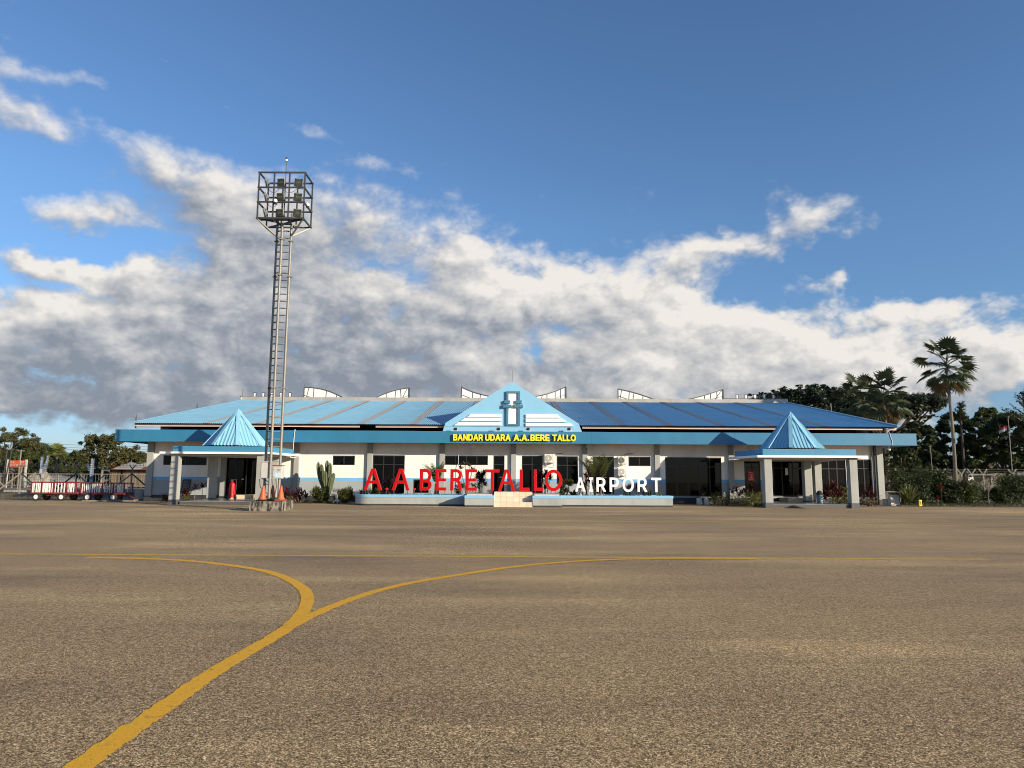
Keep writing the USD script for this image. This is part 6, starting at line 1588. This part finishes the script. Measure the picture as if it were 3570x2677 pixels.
# wooden hut
Yh = 86.0
hx0, hx1 = at(372, 1640, Yh)[0], at(560, 1640, Yh)[0]
zt, ze_ = at(440, 1612, Yh)[2], at(440, 1636, Yh)[2]
H = thing('wooden_hut', 'wooden plank hut with a rusty tin roof left of the terminal', 'hut', ((hx0 + hx1) / 2, Yh, 0))
def roofq(xa, xb, lift, inset=0): return [(xa, Yh - .8, ze_ + lift), (xb, Yh - .8, ze_ + lift), (xb - inset, Yh + 2, zt + lift), (xa + inset, Yh + 2, zt + lift)]
obj('roof', ([*roofq(hx0 - .3, hx1 + .3, 0), *[(x, y, z - .06) for x, y, z in roofq(hx0 - .3, hx1 + .3, 0)]], BOXF[:, ::-1]), 'rust_roof', H)
obj('patched_sheet', ([*roofq(at(408, 1640, Yh)[0], at(500, 1640, Yh)[0], .05), *[(x, y, z - .03) for x, y, z in roofq(at(408, 1640, Yh)[0], at(500, 1640, Yh)[0], .05)]], BOXF[:, ::-1]), 'grey_roof', H)
obj('rear_roof', ([(hx0 - .3, Yh + 2.02, zt), (hx1 + .3, Yh + 2.02, zt), (hx1 + .3, Yh + 5, ze_), (hx0 - .3, Yh + 5, ze_)], [(0, 1, 2, 3)]), 'rust_roof', H)
x = hx0 + .4; k = 0; da, db = at(416, 1650, Yh)[0], at(428, 1650, Yh)[0]
while x < hx1 - .2:
    if not (da < x < db): obj('plank', MB().box(x, x + .2, Yh, Yh + .04, .1 if k % 3 else .05, ze_ - .02), 'plank' if k % 4 else 'plank_dark', H)
    x += .21; k += 1
obj('hut_inside', MB().box(hx0 + .4, hx1 - .2, Yh + .6, Yh + .7, 0, ze_), 'dark_gap', H)
for x in (da - .08, db): obj('door_post', MB().box(x, x + .1, Yh - .02, Yh + .08, 0, ze_), 'plank_dark', H)
# long low grey tarpaulin heap and pale rubble beyond the railing
p = at(205, 1660, 86); hm = trimesh.creation.icosphere(3, 1.0); v = np.array(hm.vertices) * (3.4, 1.5, 1.5); v[:, 2] = np.abs(v[:, 2]); v += (meshkit.fbm(v * 1.5, 3, 5)[:, None] - .5) * .5; v += (p[0], 86, 0)
obj('covered_heap', (v, hm.faces), 'grey_roof', None, smooth=True, label='long grey covered heap behind the railing on the left', cat='heap')
p = at(140, 1645, 85); v = np.array(hm.vertices) * (1.6, 1.0, 1.9); v[:, 2] = np.abs(v[:, 2]); v += (meshkit.fbm(v * 3, 3, 6)[:, None] - .5) * .7; v += (p[0], 85, 0)
obj('rubble_heap', (v, hm.faces), 'stone_pale', None, label='pale heap of rubble beside the notice board', cat='heap')
# poles and power lines
for i, (px, py, Y, lab, mat_, tl) in enumerate(((43, 1560, 60, 'thin black pole close behind the left fence', 'post_dark', -.45), (25, 1565, 61, 'second thin dark pole at the left edge', 'post_dark', -.1), (74, 1568, 72, 'grey street pole with a short arm over the notice board', 'post_grey', 0), (465, 1568, 120, 'wooden power pole far behind the hut', 'bark', 0), (-60, 1520, 125, 'power pole beyond the left edge', 'bark', 0))):
    a = at(px, py, Y); t = thing('pole', lab, 'pole', (a[0] + tl, Y, 0)); obj('pole_shaft', MB().tube([(a[0] + tl, Y, 0), a], [.07 if Y < 100 else .14, .05 if Y < 100 else .1], 6), mat_, t)
    obj('pole_arm', MB().bar(a + (-.35 if Y > 70 else -.06, 0, -.1), a + (.35 if Y > 70 else .06, 0, -.1), .07), mat_, t)
pw = thing('power_lines', 'thin power lines sagging across the left background', 'power lines', (at(200, 1550, 122)[0], 122, 5))
for (ya, yb) in ((1522, 1548), (1530, 1560), (1538, 1566), (1560, 1580), (1568, 1590), (1573, 1596)):
    a, b = at(-60, ya, 122), at(700, yb, 122); s = np.linspace(0, 1, 16)[:, None]; q = a * (1 - s) + b * s; q[:, 2] -= 4 * s[:, 0] * (1 - s[:, 0]) * .9
    obj('line', MB().tube(q, .022, 4), 'post_dark', pw)
# hills
xx = np.linspace(-700, 700, 160); hz = 13 + 13 * meshkit.fbm(np.column_stack([xx * .006, np.zeros(160), np.zeros(160)]), 4, 9)
v = np.vstack([np.column_stack([xx, np.full(160, 560), np.full(160, -1.)]), np.column_stack([xx, np.full(160, 640), hz]), np.column_stack([xx, np.full(160, 800), np.full(160, -1.)])]); i = np.arange(159)
obj('hills', (v, np.vstack([np.column_stack([i, i + 1, i + 161, i + 160]), np.column_stack([i + 160, i + 161, i + 321, i + 320])])), 'hill_green', None, smooth=True, kind='structure', label='low blue green hills on the horizon')
